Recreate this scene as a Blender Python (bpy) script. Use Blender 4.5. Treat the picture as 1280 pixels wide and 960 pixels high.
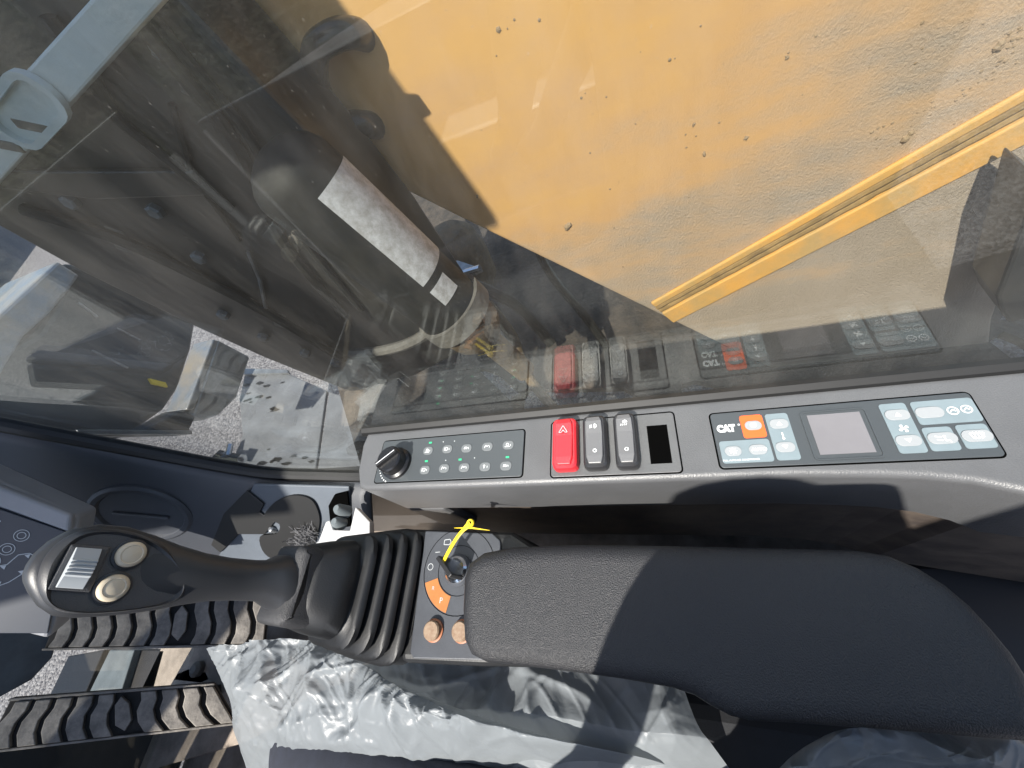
import bpy, bmesh, math, random
from mathutils import Vector, Matrix, noise
random.seed(7)
R = math.radians
scene = bpy.context.scene
for o in list(bpy.data.objects): bpy.data.objects.remove(o)
C = scene.collection

# ------------------------------------------------------------------ camera
# cab frame: X to the machine's right, Y forward, Z up.  EYE = lens position.
EYE = Vector((0, 0, 2.30))
AX = Vector((0.0696, -0.8601, 0.5054))     # cab X, Y, Z in lens coordinates (right, down, forward)
AY = Vector((-0.9350, 0.1206, 0.3336))
AX.normalize(); AY = (AY - AX * AY.dot(AX)).normalized(); AZ = AX.cross(AY)
FPX = 480.0
M3 = Matrix((AX, AY, AZ))                   # lens -> cab
right, up, back = M3 @ Vector((1, 0, 0)), M3 @ Vector((0, -1, 0)), M3 @ Vector((0, 0, -1))
cam_data = bpy.data.cameras.new('camera'); cam = bpy.data.objects.new('camera', cam_data); C.objects.link(cam)
cam_data.sensor_width = 36; cam_data.lens = 36 * FPX / 1280
cam_data.clip_start = 0.01; cam_data.clip_end = 2000
cam.matrix_world = Matrix(((right.x, up.x, back.x, EYE.x), (right.y, up.y, back.y, EYE.y), (right.z, up.z, back.z, EYE.z), (0, 0, 0, 1)))
scene.camera = cam

# ------------------------------------------------------------------ light
SUN = Vector((-0.60, 0.16, 0.78)).normalized()       # towards the sun: left, ahead, high
world = bpy.data.worlds.new('World'); scene.world = world; world.use_nodes = True
wn = world.node_tree.nodes; wl = world.node_tree.links
bg = wn['Background']; sky = wn.new('ShaderNodeTexSky'); sky.sky_type = 'NISHITA'; sky.sun_disc = False
sky.sun_elevation = math.asin(SUN.z); sky.sun_rotation = math.atan2(SUN.x, SUN.y)
wl.new(sky.outputs[0], bg.inputs[0]); bg.inputs[1].default_value = 0.12
sl = bpy.data.lights.new('sun', 'SUN'); sl.energy = 5.0; sl.angle = R(0.6); sl.color = (1, .95, .87)
so = bpy.data.objects.new('sun', sl); C.objects.link(so); so.rotation_euler = SUN.to_track_quat('Z', 'Y').to_euler(); so.location = (0, 0, 8)
scene.view_settings.view_transform = 'Standard'; scene.view_settings.look = 'None'
scene.view_settings.exposure = 0.95; scene.view_settings.gamma = 1

# ------------------------------------------------------------------ helpers
def ray(px, py): return M3 @ Vector((px - 640, py - 480, FPX))
def onz(px, py, z): d = ray(px, py); return d * (z / d.z)
def onx(px, py, x): d = ray(px, py); return d * (x / d.x)
def ony(px, py, y): d = ray(px, py); return d * (y / d.y)
def onp(px, py, p, n): d = ray(px, py); p = Vector(p); n = Vector(n); return d * (p.dot(n) / d.dot(n))

class Frame:
    def __init__(s, o, u, v):
        s.o = Vector(o); s.u = Vector(u).normalized(); v = Vector(v); s.v = (v - s.u * v.dot(s.u)).normalized(); s.n = s.u.cross(s.v)
    def __call__(s, a, b, c=0): return s.o + s.u * a + s.v * b + s.n * c
    def inv(s, p): d = Vector(p) - s.o; return d.dot(s.u), d.dot(s.v)

class MB:
    def __init__(s): s.v = []; s.f = []; s.m = []; s.cur = 0
    def mat(s, i): s.cur = i; return s
    def face(s, idx): s.f.append(idx); s.m.append(s.cur)
    def box(s, fr, a0, a1, b0, b1, c0, c1, taper=0):
        i = len(s.v); t = taper
        for (c, k) in ((c0, 0), (c1, t)):
            s.v += [fr(a0 + k, b0 + k, c), fr(a1 - k, b0 + k, c), fr(a1 - k, b1 - k, c), fr(a0 + k, b1 - k, c)]
        for q in ((3, 2, 1, 0), (4, 5, 6, 7), (0, 1, 5, 4), (1, 2, 6, 5), (2, 3, 7, 6), (3, 0, 4, 7)): s.face([i + k for k in q])
        return s
    def prism(s, pts, vec):            # pts: 3D polygon, extruded by vec
        n = len(pts); i = len(s.v); vec = Vector(vec)
        s.v += [Vector(p) for p in pts] + [Vector(p) + vec for p in pts]
        s.face(list(range(i, i + n))[::-1]); s.face(list(range(i + n, i + 2 * n)))
        for k in range(n): j = (k + 1) % n; s.face([i + k, i + j, i + n + j, i + n + k])
        return s
    def loft(s, rings, cap0=True, cap1=True, closed=True):
        n = len(rings[0]); i = len(s.v)
        for r in rings: s.v += [Vector(p) for p in r]
        for a in range(len(rings) - 1):
            for k in range(n if closed else n - 1):
                j = (k + 1) % n; s.face([i + a * n + k, i + a * n + j, i + (a + 1) * n + j, i + (a + 1) * n + k])
        if cap0: s.face(list(range(i, i + n))[::-1])
        if cap1: s.face([i + (len(rings) - 1) * n + k for k in range(n)])
        return s
    def tube(s, path, r, n=10, caps=True):
        path = [Vector(p) for p in path]; rings = []; ref = None
        for k, p in enumerate(path):
            t = (path[min(k + 1, len(path) - 1)] - path[max(k - 1, 0)]).normalized()
            if ref is None: ref = t.orthogonal().normalized()
            ref = (ref - t * ref.dot(t)).normalized(); b = t.cross(ref)
            rr = r[k] if isinstance(r, (list, tuple)) else r
            rings.append([p + (ref * math.cos(2 * math.pi * q / n) + b * math.sin(2 * math.pi * q / n)) * rr for q in range(n)])
        return s.loft(rings, caps, caps)
    def lathe(s, fr, prof, n=24, cap0=True, cap1=True):   # prof: (r, h) along fr.n
        return s.loft([[fr(r * math.cos(2 * math.pi * k / n), r * math.sin(2 * math.pi * k / n), h) for k in range(n)] for r, h in prof], cap0, cap1)
    def grid(s, fn, nu, nv):
        i = len(s.v)
        for a in range(nu + 1):
            for b in range(nv + 1): s.v.append(Vector(fn(a / nu, b / nv)))
        for a in range(nu):
            for b in range(nv): q = i + a * (nv + 1) + b; s.face([q, q + nv + 1, q + nv + 2, q + 1])
        return s
    # flat print pieces on a frame, c = height
    def fpoly(s, fr, pts, c): i = len(s.v); s.v += [fr(a, b, c) for a, b in pts]; s.face(list(range(i, i + len(pts)))); return s
    def fring(s, fr, x, y, r0, r1, c, n=20, a0=0, a1=2 * math.pi):
        i = len(s.v); full = abs(a1 - a0) > 6.28; m = n if full else n + 1
        for k in range(m):
            t = a0 + (a1 - a0) * k / n; s.v += [fr(x + r0 * math.cos(t), y + r0 * math.sin(t), c), fr(x + r1 * math.cos(t), y + r1 * math.sin(t), c)]
        for k in range(n): j = (k + 1) % m; s.face([i + 2 * k, i + 2 * k + 1, i + 2 * j + 1, i + 2 * j])
        return s
    def fline(s, fr, pts, w, c):
        for (x0, y0), (x1, y1) in zip(pts[:-1], pts[1:]):
            dx, dy = x1 - x0, y1 - y0; l = math.hypot(dx, dy) or 1; nx, ny = -dy / l * w / 2, dx / l * w / 2
            s.fpoly(fr, [(x0 - nx, y0 - ny), (x1 - nx, y1 - ny), (x1 + nx, y1 + ny), (x0 + nx, y0 + ny)], c)
        return s
    def build(s, name, mats, parent=None, smooth=False, bevel=0, seg=2, angle=35, subsurf=0, fix=True, **tags):
        me = bpy.data.meshes.new(name); base = parent_base(parent)
        org = base if parent else tags.pop('loc', None)
        if org is None:
            org = sum(s.v, Vector()) / len(s.v); org = Vector((org.x, org.y, min(p.z for p in s.v)))
        tags.pop('loc', None)
        me.from_pydata([p - org for p in s.v], [], s.f)
        for m in (mats if isinstance(mats, (list, tuple)) else [mats]): me.materials.append(M[m])
        me.polygons.foreach_set('material_index', s.m)
        if fix:
            bm = bmesh.new(); bm.from_mesh(me); bmesh.ops.recalc_face_normals(bm, faces=bm.faces); bm.to_mesh(me); bm.free()
        if smooth:
            me.polygons.foreach_set('use_smooth', [True] * len(me.polygons)); me.set_sharp_from_angle(angle=R(angle))
        o = bpy.data.objects.new(name, me); C.objects.link(o)
        if parent: o.parent = parent; BASE[o.name] = base
        else: o.location = org + EYE; BASE[o.name] = org
        if bevel:
            b = o.modifiers.new('bevel', 'BEVEL'); b.width = bevel; b.segments = seg; b.limit_method = 'ANGLE'; b.angle_limit = R(40)
        if subsurf:
            b = o.modifiers.new('sub', 'SUBSURF'); b.levels = b.render_levels = subsurf
        tag(o, **tags); return o
BASE = {}
def parent_base(p): return BASE[p.name] if p else None
def tag(o, label=None, cat=None, group=None, kind=None):
    if label: o['label'] = label
    if cat: o['category'] = cat
    if group: o['group'] = group
    if kind: o['kind'] = kind
    return o
def thing(name, loc, label, cat, group=None, kind=None):
    o = bpy.data.objects.new(name, None); o.empty_display_size = .05; C.objects.link(o); loc = Vector(loc); o.location = loc + EYE; BASE[o.name] = loc
    return tag(o, label, cat, group, kind)
def text(name, s, fr, x, y, size, mat, parent, c=.0004, bold=0, xs=1):
    cu = bpy.data.curves.new('t', 'FONT'); cu.body = s; cu.size = size; cu.offset = bold; cu.align_x = 'LEFT'; cu.resolution_u = 3
    t = bpy.data.objects.new('t', cu); C.objects.link(t); dg = bpy.context.evaluated_depsgraph_get()
    me = t.evaluated_get(dg).to_mesh(); mb = MB(); mb.v = [fr(x + v.co.x * xs, y + v.co.y, c) for v in me.vertices]
    for p in me.polygons: mb.face(list(p.vertices))
    bpy.data.objects.remove(t); return mb.build(name, mat, parent, fix=False)
def smooth_path(pts, n=6):
    pts = [Vector(p) for p in pts]; P = [pts[0]] + pts + [pts[-1]]; out = []
    for i in range(1, len(P) - 2):
        a, b, c, d = P[i - 1], P[i], P[i + 1], P[i + 2]
        for k in range(n):
            t = k / n; out.append(.5 * ((2 * b) + (c - a) * t + (2 * a - 5 * b + 4 * c - d) * t * t + (3 * b - a - 3 * c + d) * t ** 3))
    out.append(pts[-1]); return out
def rrect(a0, a1, b0, b1, r, n=4):
    out = []
    for cx, cy, t0 in ((a1 - r, b1 - r, 0), (a0 + r, b1 - r, 90), (a0 + r, b0 + r, 180), (a1 - r, b0 + r, 270)):
        for k in range(n + 1): t = R(t0 + 90 * k / n); out.append((cx + r * math.cos(t), cy + r * math.sin(t)))
    return out

# ------------------------------------------------------------------ materials
M = {}
def mat(name, col, rough=.5, metal=0, bump=0, bscale=300, var=0, vscale=20, col2=None, spec=.5, coat=0, bdist=.001, detail=3):
    m = bpy.data.materials.new(name); m.use_nodes = True; nt = m.node_tree; b = nt.nodes['Principled BSDF']; L = nt.links
    b.inputs['Base Color'].default_value = (*col, 1); b.inputs['Roughness'].default_value = rough; b.inputs['Metallic'].default_value = metal
    b.inputs['Specular IOR Level'].default_value = spec; b.inputs['Coat Weight'].default_value = coat
    tc = nt.nodes.new('ShaderNodeTexCoord')
    if var or col2:
        n = nt.nodes.new('ShaderNodeTexNoise'); n.inputs['Scale'].default_value = vscale; n.inputs['Detail'].default_value = 6; n.inputs['Roughness'].default_value = .65
        L.new(tc.outputs['Object'], n.inputs['Vector'])
        r = nt.nodes.new('ShaderNodeValToRGB'); e = r.color_ramp.elements; c2 = col2 or tuple(c * (1 - var) for c in col)
        e[0].position = .35; e[0].color = (*c2, 1); e[1].position = .65; e[1].color = (*col, 1)
        L.new(n.outputs[0], r.inputs[0]); L.new(r.outputs[0], b.inputs['Base Color'])
        mr = nt.nodes.new('ShaderNodeMapRange'); mr.inputs[3].default_value = max(.02, rough - .08); mr.inputs[4].default_value = min(1, rough + .1)
        L.new(n.outputs[0], mr.inputs[0]); L.new(mr.outputs[0], b.inputs['Roughness'])
    if bump:
        n = nt.nodes.new('ShaderNodeTexNoise'); n.inputs['Scale'].default_value = bscale; n.inputs['Detail'].default_value = detail
        L.new(tc.outputs['Object'], n.inputs['Vector']); bp = nt.nodes.new('ShaderNodeBump'); bp.inputs['Strength'].default_value = bump; bp.inputs['Distance'].default_value = bdist
        L.new(n.outputs[0], bp.inputs['Height']); L.new(bp.outputs[0], b.inputs['Normal'])
    M[name] = m; return m
mat('console', (.100, .102, .106), .36, bump=.35, bscale=900, var=.18, vscale=8)
mat('console_side', (.06, .058, .055), .5, bump=.3, bscale=900, var=.3, vscale=14)
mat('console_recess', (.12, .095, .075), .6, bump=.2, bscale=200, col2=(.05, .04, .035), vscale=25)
mat('panel', (.048, .055, .06), .42, bump=.1, bscale=1500)
mat('panel_light', (.092, .094, .097), .45, bump=.25, bscale=1100, var=.15, vscale=30)
mat('black', (.012, .012, .013), .4)
mat('void', (.002, .002, .002), 1, spec=0)
mat('knob', (.012, .012, .013), .3)
mat('btn_grey', (.12, .13, .135), .5)
mat('btn_blue', (.17, .215, .235), .45, var=.1, vscale=60)
mat('btn_pale', (.26, .275, .285), .45)
mat('ink_white', (.8, .81, .82), .6)
mat('ink_dim', (.45, .47, .48), .6)
mat('orange', (.78, .11, .02), .45)
mat('led', (.03, .45, .2), .4)
mat('red', (.58, .02, .03), .45, coat=.2)
mat('rocker', (.12, .121, .125), .34, bump=.15, bscale=1500)
mat('rocker_edge', (.025, .025, .027), .35)
mat('lcd', (.185, .18, .19), .12, var=.12, vscale=12)
mat('armrest', (.023, .0235, .026), .36, bump=.9, bscale=1000, bdist=.0012, var=.12, vscale=9)
mat('joystick', (.028, .029, .032), .42, bump=.2, bscale=1500, bdist=.0005)
mat('joy_rough', (.035, .035, .037), .45, bump=.8, bscale=1100, bdist=.0012)
mat('joy_face', (.06, .06, .062), .5, bump=.6, bscale=1700, bdist=.0006)
mat('rubber', (.009, .0095, .0105), .48, bump=.2, bscale=700, var=.3, vscale=30)
mat('switch_silver', (.36, .385, .40), .45)
mat('btn_beige', (.52, .45, .34), .4, coat=.1)
mat('key_plate', (.05, .055, .065), .45, bump=.15, bscale=900, var=.15, vscale=25)
mat('decal_orange', (.38, .14, .035), .5, var=.15, vscale=80)
mat('knob_amber', (.27, .2, .14), .45, col2=(.19, .12, .075), vscale=250)
mat('knob_rust', (.28, .09, .03), .5)
mat('yellow', (.75, .55, .02), .4)
mat('chrome', (.75, .76, .78), .15, metal=1)
mat('steel', (.42, .43, .44), .4, metal=.8, var=.4, vscale=30, bump=.15, bscale=80)
mat('trim', (.042, .046, .055), .5, bump=.3, bscale=1000, var=.12, vscale=10)
mat('trim_light', (.09, .105, .125), .55, bump=.3, bscale=1000, var=.2, vscale=12)
mat('seal', (.006, .006, .006), .55)
mat('monitor', (.24, .245, .26), .45, var=.15, vscale=15)
mat('keypad', (.02, .025, .035), .4)
mat('white_metal', (.46, .46, .46), .5, bump=.2, bscale=600, var=.08, vscale=30)
mat('brush', (.09, .09, .095), .9)
mat('tread', (.30, .275, .245), .75, bump=.5, bscale=140, bdist=.002, col2=(.13, .12, .11), vscale=28)
mat('tread_base', (.03, .028, .027), .85, bump=.4, bscale=150, bdist=.002, var=.4, vscale=50)
mat('floor', (.36, .30, .25), .85, bump=.5, bscale=220, col2=(.20, .165, .135), vscale=14, bdist=.002)
mat('bar_grey', (.13, .15, .16), .5, var=.3, vscale=20)
mat('bar_dark', (.03, .027, .026), .6, var=.3, vscale=20)
mat('denim', (.022, .026, .04), .9, bump=.6, bscale=900, bdist=.0008, var=.3, vscale=60)
mat('seat', (.02, .021, .024), .8, bump=.3, bscale=800)
mat('skin', (.5, .3, .22), .55)
mat('hair', (.02, .015, .012), .7)
mat('cab_paint', (.05, .05, .052), .45, bump=.2, bscale=500)
mat('beam', (.012, .014, .016), .42, bump=.25, bscale=60, col2=(.03, .028, .024), vscale=5, coat=.1)
mat('cyl', (.010, .0115, .013), .62, bump=.4, bscale=90, col2=(.022, .021, .018), vscale=9, spec=.25)
mat('sticker', (.50, .50, .51), .6, col2=(.30, .29, .28), vscale=70)  # sunlight on the cylinder put into a pale colour; also key lettering
mat('pale_bar', (.62, .70, .70), .5, bump=.3, bscale=60, col2=(.48, .55, .55), vscale=7)  # brightness of the reflected bar put into the colour
mat('dirty', (.07, .055, .042), .85, bump=.8, bscale=45, bdist=.01, col2=(.02, .018, .016), vscale=9)
mat('brown', (.13, .085, .04), .75, bump=.7, bscale=60, bdist=.006, col2=(.045, .033, .022), vscale=16)
mat('hose', (.012, .012, .011), .25, bump=.1, bscale=200)
mat('strap', (.14, .13, .115), .7, bump=.5, bscale=80, bdist=.004, var=.4, vscale=20)
mat('bucket', (.035, .037, .042), .5, metal=.3, bump=.4, bscale=9, bdist=.02, col2=(.08, .076, .07), vscale=3.5)
mat('bucket_edge', (.22, .27, .33), .4, metal=.5, bump=.4, bscale=25, bdist=.01, col2=(.38, .33, .26), vscale=6)
mat('blade', (.40, .42, .43), .35, metal=.6, bump=.4, bscale=20, bdist=.006, col2=(.22, .22, .22), vscale=8)
mat('deck', (.20, .21, .225), .45, bump=.2, bscale=30, col2=(.13, .135, .145), vscale=4)
mat('oil', (.02, .019, .018), .3)
mat('clod', (.28, .20, .12), .9, bump=.6, bscale=200, bdist=.002)

mat('added_bank', (.10, .085, .06), .95, bump=.8, bscale=2, bdist=.3, col2=(.04, .055, .02), vscale=.6)
def ground_mat():
    m = bpy.data.materials.new('gravel'); m.use_nodes = True; nt = m.node_tree; b = nt.nodes['Principled BSDF']; L = nt.links
    tc = nt.nodes.new('ShaderNodeTexCoord'); v = nt.nodes.new('ShaderNodeTexVoronoi'); v.inputs['Scale'].default_value = 55
    L.new(tc.outputs['Object'], v.inputs['Vector']); r = nt.nodes.new('ShaderNodeValToRGB'); e = r.color_ramp.elements
    e[0].color = (.09, .085, .092, 1); e[1].color = (.27, .26, .265, 1)
    sep = nt.nodes.new('ShaderNodeSeparateColor'); L.new(v.outputs['Color'], sep.inputs[0]); L.new(sep.outputs[0], r.inputs[0]); L.new(r.outputs[0], b.inputs['Base Color'])
    bp = nt.nodes.new('ShaderNodeBump'); bp.inputs['Distance'].default_value = .012; bp.invert = True; L.new(v.outputs['Distance'], bp.inputs['Height']); L.new(bp.outputs[0], b.inputs['Normal'])
    b.inputs['Roughness'].default_value = .9; M['gravel'] = m
ground_mat()
def boom_mat():
    m = bpy.data.materials.new('boom'); m.use_nodes = True; nt = m.node_tree; b = nt.nodes['Principled BSDF']; L = nt.links; N = nt.nodes.new
    tc = N('ShaderNodeTexCoord'); mp = N('ShaderNodeMapping'); L.new(tc.outputs['Object'], mp.inputs[0])
    mp.inputs['Rotation'].default_value = (R(32), 0, 0); mp.inputs['Scale'].default_value = (1, .35, 1)
    n1 = N('ShaderNodeTexNoise'); n1.inputs['Scale'].default_value = 7; n1.inputs['Detail'].default_value = 8; n1.inputs['Roughness'].default_value = .62; L.new(mp.outputs[0], n1.inputs[0])
    # mud thickens towards the foot of the boom
    sx = N('ShaderNodeSeparateXYZ'); L.new(tc.outputs['Object'], sx.inputs[0])
    ma = N('ShaderNodeMath'); ma.operation = 'MULTIPLY_ADD'; ma.inputs[1].default_value = -.55; ma.inputs[2].default_value = .42; L.new(sx.outputs['Z'], ma.inputs[0])
    mb_ = N('ShaderNodeMath'); mb_.operation = 'MULTIPLY_ADD'; mb_.inputs[1].default_value = -.28; L.new(sx.outputs['Y'], mb_.inputs[0]); L.new(ma.outputs[0], mb_.inputs[2])
    ad = N('ShaderNodeMath'); ad.operation = 'ADD'; L.new(n1.outputs[0], ad.inputs[0]); L.new(mb_.outputs[0], ad.inputs[1])
    r = N('ShaderNodeValToRGB'); e = r.color_ramp.elements; e[0].position = .52; e[0].color = (.60, .345, .12, 1); e[1].position = 1.0; e[1].color = (.40, .325, .25, 1)
    k = r.color_ramp.elements.new(.72); k.color = (.55, .325, .145, 1)
    L.new(ad.outputs[0], r.inputs[0]); L.new(r.outputs[0], b.inputs['Base Color'])
    n2 = N('ShaderNodeTexNoise'); n2.inputs['Scale'].default_value = 190; n2.inputs['Detail'].default_value = 5; n2.inputs['Roughness'].default_value = .7; L.new(tc.outputs['Object'], n2.inputs[0])
    mr = N('ShaderNodeMapRange'); mr.inputs[1].default_value = .68; mr.inputs[2].default_value = 1.05; mr.inputs[3].default_value = .05; mr.inputs[4].default_value = 1; L.new(ad.outputs[0], mr.inputs[0])
    bp = N('ShaderNodeBump'); bp.inputs['Distance'].default_value = .006; L.new(mr.outputs[0], bp.inputs['Strength']); L.new(n2.outputs[0], bp.inputs['Height']); L.new(bp.outputs[0], b.inputs['Normal'])
    b.inputs['Roughness'].default_value = .62; M['boom'] = m
boom_mat()
mat('boom_clean', (.70, .36, .08), .5, bump=.3, bscale=120, bdist=.002, col2=(.5, .32, .12), vscale=14)
def glass_mat():
    m = bpy.data.materials.new('glass'); m.use_nodes = True; nt = m.node_tree; nt.nodes.clear(); N = nt.nodes.new; L = nt.links
    out = N('ShaderNodeOutputMaterial'); tr = N('ShaderNodeBsdfTransparent'); tr.inputs[0].default_value = (.935, .945, .93, 1)
    gl = N('ShaderNodeBsdfGlossy'); gl.inputs['Roughness'].default_value = 0; gl.inputs[0].default_value = (.95, 1, .98, 1)
    lw = N('ShaderNodeLayerWeight'); lw.inputs[0].default_value = .5; pw = N('ShaderNodeMath'); pw.operation = 'POWER'; pw.inputs[1].default_value = 5; L.new(lw.outputs['Facing'], pw.inputs[0])
    fr = N('ShaderNodeMath'); fr.operation = 'MULTIPLY_ADD'; fr.inputs[1].default_value = .95; fr.inputs[2].default_value = .055; L.new(pw.outputs[0], fr.inputs[0]); mx = N('ShaderNodeMixShader'); L.new(fr.outputs[0], mx.inputs[0]); L.new(tr.outputs[0], mx.inputs[1]); L.new(gl.outputs[0], mx.inputs[2])
    # dust film with specks
    tc = N('ShaderNodeTexCoord'); n = N('ShaderNodeTexNoise'); n.inputs['Scale'].default_value = 420; n.inputs['Detail'].default_value = 2; L.new(tc.outputs['Object'], n.inputs[0])
    r = N('ShaderNodeValToRGB'); e = r.color_ramp.elements; e[0].position = .70; e[0].color = (.009, .009, .009, 1); e[1].position = .80; e[1].color = (.13, .13, .13, 1); L.new(n.outputs[0], r.inputs[0])
    mpg = N('ShaderNodeMapping'); mpg.inputs['Scale'].default_value = (1, 9, 2.2); mpg.inputs['Rotation'].default_value = (R(38), 0, 0); L.new(tc.outputs['Object'], mpg.inputs[0])
    ns = N('ShaderNodeTexNoise'); ns.inputs['Scale'].default_value = 3.5; ns.inputs['Detail'].default_value = 7; ns.inputs['Roughness'].default_value = .7; L.new(mpg.outputs[0], ns.inputs[0])
    ms = N('ShaderNodeMapRange'); ms.inputs[1].default_value = .42; ms.inputs[2].default_value = .75; ms.inputs[3].default_value = 0; ms.inputs[4].default_value = .036; L.new(ns.outputs[0], ms.inputs[0])
    ad = N('ShaderNodeMath'); ad.operation = 'ADD'; L.new(r.outputs[0], ad.inputs[0]); L.new(ms.outputs[0], ad.inputs[1])
    df = N('ShaderNodeBsdfDiffuse'); df.inputs[0].default_value = (.55, .52, .48, 1); m2 = N('ShaderNodeMixShader'); L.new(ad.outputs[0], m2.inputs[0]); L.new(mx.outputs[0], m2.inputs[1]); L.new(df.outputs[0], m2.inputs[2])
    L.new(m2.outputs[0], out.inputs[0]); M['glass'] = m
glass_mat()
def plastic_mat():
    m = bpy.data.materials.new('plastic_film'); m.use_nodes = True; nt = m.node_tree; nt.nodes.clear(); N = nt.nodes.new; L = nt.links
    out = N('ShaderNodeOutputMaterial'); pb = N('ShaderNodeBsdfPrincipled'); pb.inputs['Base Color'].default_value = (.27, .295, .315, 1); pb.inputs['Roughness'].default_value = .36; pb.inputs['Specular IOR Level'].default_value = .4
    tl = N('ShaderNodeBsdfTranslucent'); tl.inputs[0].default_value = (.40, .435, .46, 1); tr = N('ShaderNodeBsdfTransparent')
    a = N('ShaderNodeMixShader'); a.inputs[0].default_value = .35; L.new(pb.outputs[0], a.inputs[1]); L.new(tl.outputs[0], a.inputs[2])
    b = N('ShaderNodeMixShader'); b.inputs[0].default_value = .07; L.new(a.outputs[0], b.inputs[1]); L.new(tr.outputs[0], b.inputs[2])
    tc = N('ShaderNodeTexCoord'); n = N('ShaderNodeTexNoise'); n.inputs['Scale'].default_value = 45; n.inputs['Detail'].default_value = 3; n.inputs['Distortion'].default_value = .6; L.new(tc.outputs['Object'], n.inputs[0])
    bp = N('ShaderNodeBump'); bp.inputs['Strength'].default_value = .3; bp.inputs['Distance'].default_value = .004; L.new(n.outputs[0], bp.inputs['Height']); L.new(bp.outputs[0], pb.inputs['Normal'])
    L.new(b.outputs[0], out.inputs[0]); M['plastic_film'] = m
plastic_mat()

# ================================================================== SETTING
GZ = -2.30
mb = MB(); g = 600
mb.v = [Vector((-g, -g, GZ)), Vector((g, -g, GZ)), Vector((g, g, GZ)), Vector((-g, g, GZ))]; mb.face([0, 1, 2, 3])
mb.build('ground', 'gravel', kind='structure', loc=Vector((0, 0, GZ)))

mb = MB(); rngs = []
for k in range(41):
    t = R(70 + 5.5 * k); ca_, sa_ = math.cos(t), math.sin(t); jit = 1.5 * noise.noise(Vector((k * .4, 0, 0)))
    rngs.append([Vector((ca_ * r, sa_ * r, GZ + h)) for r, h in ((17, -.2), (19 + jit, 2.2), (22 + jit, 5.5 + jit), (26, 7 + jit), (60, 7.5))])
mb.loft(rngs, False, False, False).build('added_earth_bank', 'added_bank', smooth=True, kind='structure')  # unseen bank, added to darken what the window reflects
# ------------------------------------------------------------------ cab shell (floor, side wall, pillars, roof, added shading panels)
FZ = -1.12
cab = thing('cab_frame', (-.35, .3, FZ), 'dark painted cab frame with floor, pillars, roof and added shading panels around the seat', 'cab')
F0 = Frame((0, 0, 0), (1, 0, 0), (0, 1, 0))
MB().box(F0, -.95, .2, -.8, 1.42, FZ - .05, FZ).build('floor_plate', 'floor', cab)
MB().box(F0, .196, .24, -.8, 1.36, FZ, -.62).build('side_wall', 'cab_paint', cab, bevel=.004)
for (x, y) in ((.16, -.8), (-.95, -.8), (-.95, 1.3), (.17, 1.3)):
    MB().box(F0, x, x + .08, y, y + .1, FZ, .76).build('pillar', 'cab_paint', cab, bevel=.01)
MB().box(F0, -.95, .24, -.8, -.46, .76, .82).build('shade_roof_panel', 'cab_paint', cab, bevel=.01)  # unseen rear roof, front edge set by its shadow on the boom
MB().box(F0, -.235, .245, .535, 1.299, .765, .80).build('shade_roof_panel', 'cab_paint', cab, bevel=.01)  # added unseen panel, shaped to cast shade on the boom
MB().box(F0, -.869, -.236, .87, 1.299, .765, .80).build('shade_roof_panel', 'cab_paint', cab, bevel=.01)  # added unseen panel, shaped to shade the beam and trim
MB().prism([ony(*p, 1.36) for p in [(-60, 715), (60, 750), (80, 775), (66, 822), (40, 850), (-60, 905)]], (0, .03, 0)).build('dark_glass_panel', 'bar_grey', cab, bevel=.004)  # added grey panel standing in for the dark front glass
MB().box(F0, -.869, -.30, 1.425, 1.45, FZ, -.10).build('added_front_panel', 'cab_paint', cab, bevel=.006)  # unseen panel, added to keep sunlit ground out of the window reflection
MB().box(F0, -.98, -.951, -.8, 1.3, FZ, -.22).build('added_door_panel', 'cab_paint', cab, bevel=.006)  # unseen, added to block bright ground from the window reflection
MB().box(F0, -.86, -.66, -.4, .45, FZ + .001, -.42).build('added_left_console', 'cab_paint', cab, bevel=.02, seg=3)  # unseen, added with the door side to dim the reflected haze
for (a, b, c, d) in ((.16, .24, -.46, .53), (.16, .24, 1.3, 1.4), (-.87, .16, 1.3, 1.4)):
    MB().box(F0, a, b, c, d, .76, .82).build('roof_rail', 'cab_paint', cab, bevel=.01)

# ================================================================== OUTSIDE: boom, beam, cylinder, frame
BX = .75
def bx(px, py, x=BX): return onx(px, py, x)
boom = thing('excavator_boom', bx(700, 420), 'sunlit yellow excavator boom with dried mud, right outside the side window', 'boom')
pl = [bx(*p) for p in [(200, -60), (398, 176), (432, 198), (480, 225), (575, 272), (880, 420), (1000, 478), (1150, 560), (1230, 500), (1240, 400), (1268, 320), (1290, 240), (1500, -60), (900, -300), (420, -300)]]
MB().prism(pl, (.40, 0, 0)).build('side_plate', 'boom', boom, bevel=.006)
# raised clean strip with two weld ridges
A, B = bx(822, 384), bx(1300, 119); dirn = (B - A).normalized(); nrm = Vector((-1, 0, 0)); sid = dirn.cross(nrm)
fs = Frame(A, dirn, Vector((0, dirn.z, -dirn.y)))
if fs.v.z > 0: fs.v.negate()
fs.n = Vector((-1, 0, 0)); L_ = (B - A).length
w = .046
MB().box(fs, 0, L_, .019, .075, 0, .014).build('cover_strip', 'boom_clean', boom, bevel=.003)
MB().box(fs, 0, L_, -.034, -.013, 0, .010).build('cover_strip', 'boom_clean', boom, bevel=.004)
mbr = MB()
for off, rr in ((.010, .008), (-.005, .0085)):
    mbr.tube([fs(L_ * k / 40, off + .0015 * noise.noise(Vector((k * .7, off * 99, 0))), .003) for k in range(41)], [rr * (1 + .18 * noise.noise(Vector((k * 1.3, 5 + off * 50, 2)))) for k in range(41)], 8)
mat('weld', (.30, .19, .07), .7, bump=.4, bscale=200, bdist=.002, var=.4, vscale=40)
mbr.build('weld_bead', 'weld', boom, smooth=True)
mbc = MB()
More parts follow.
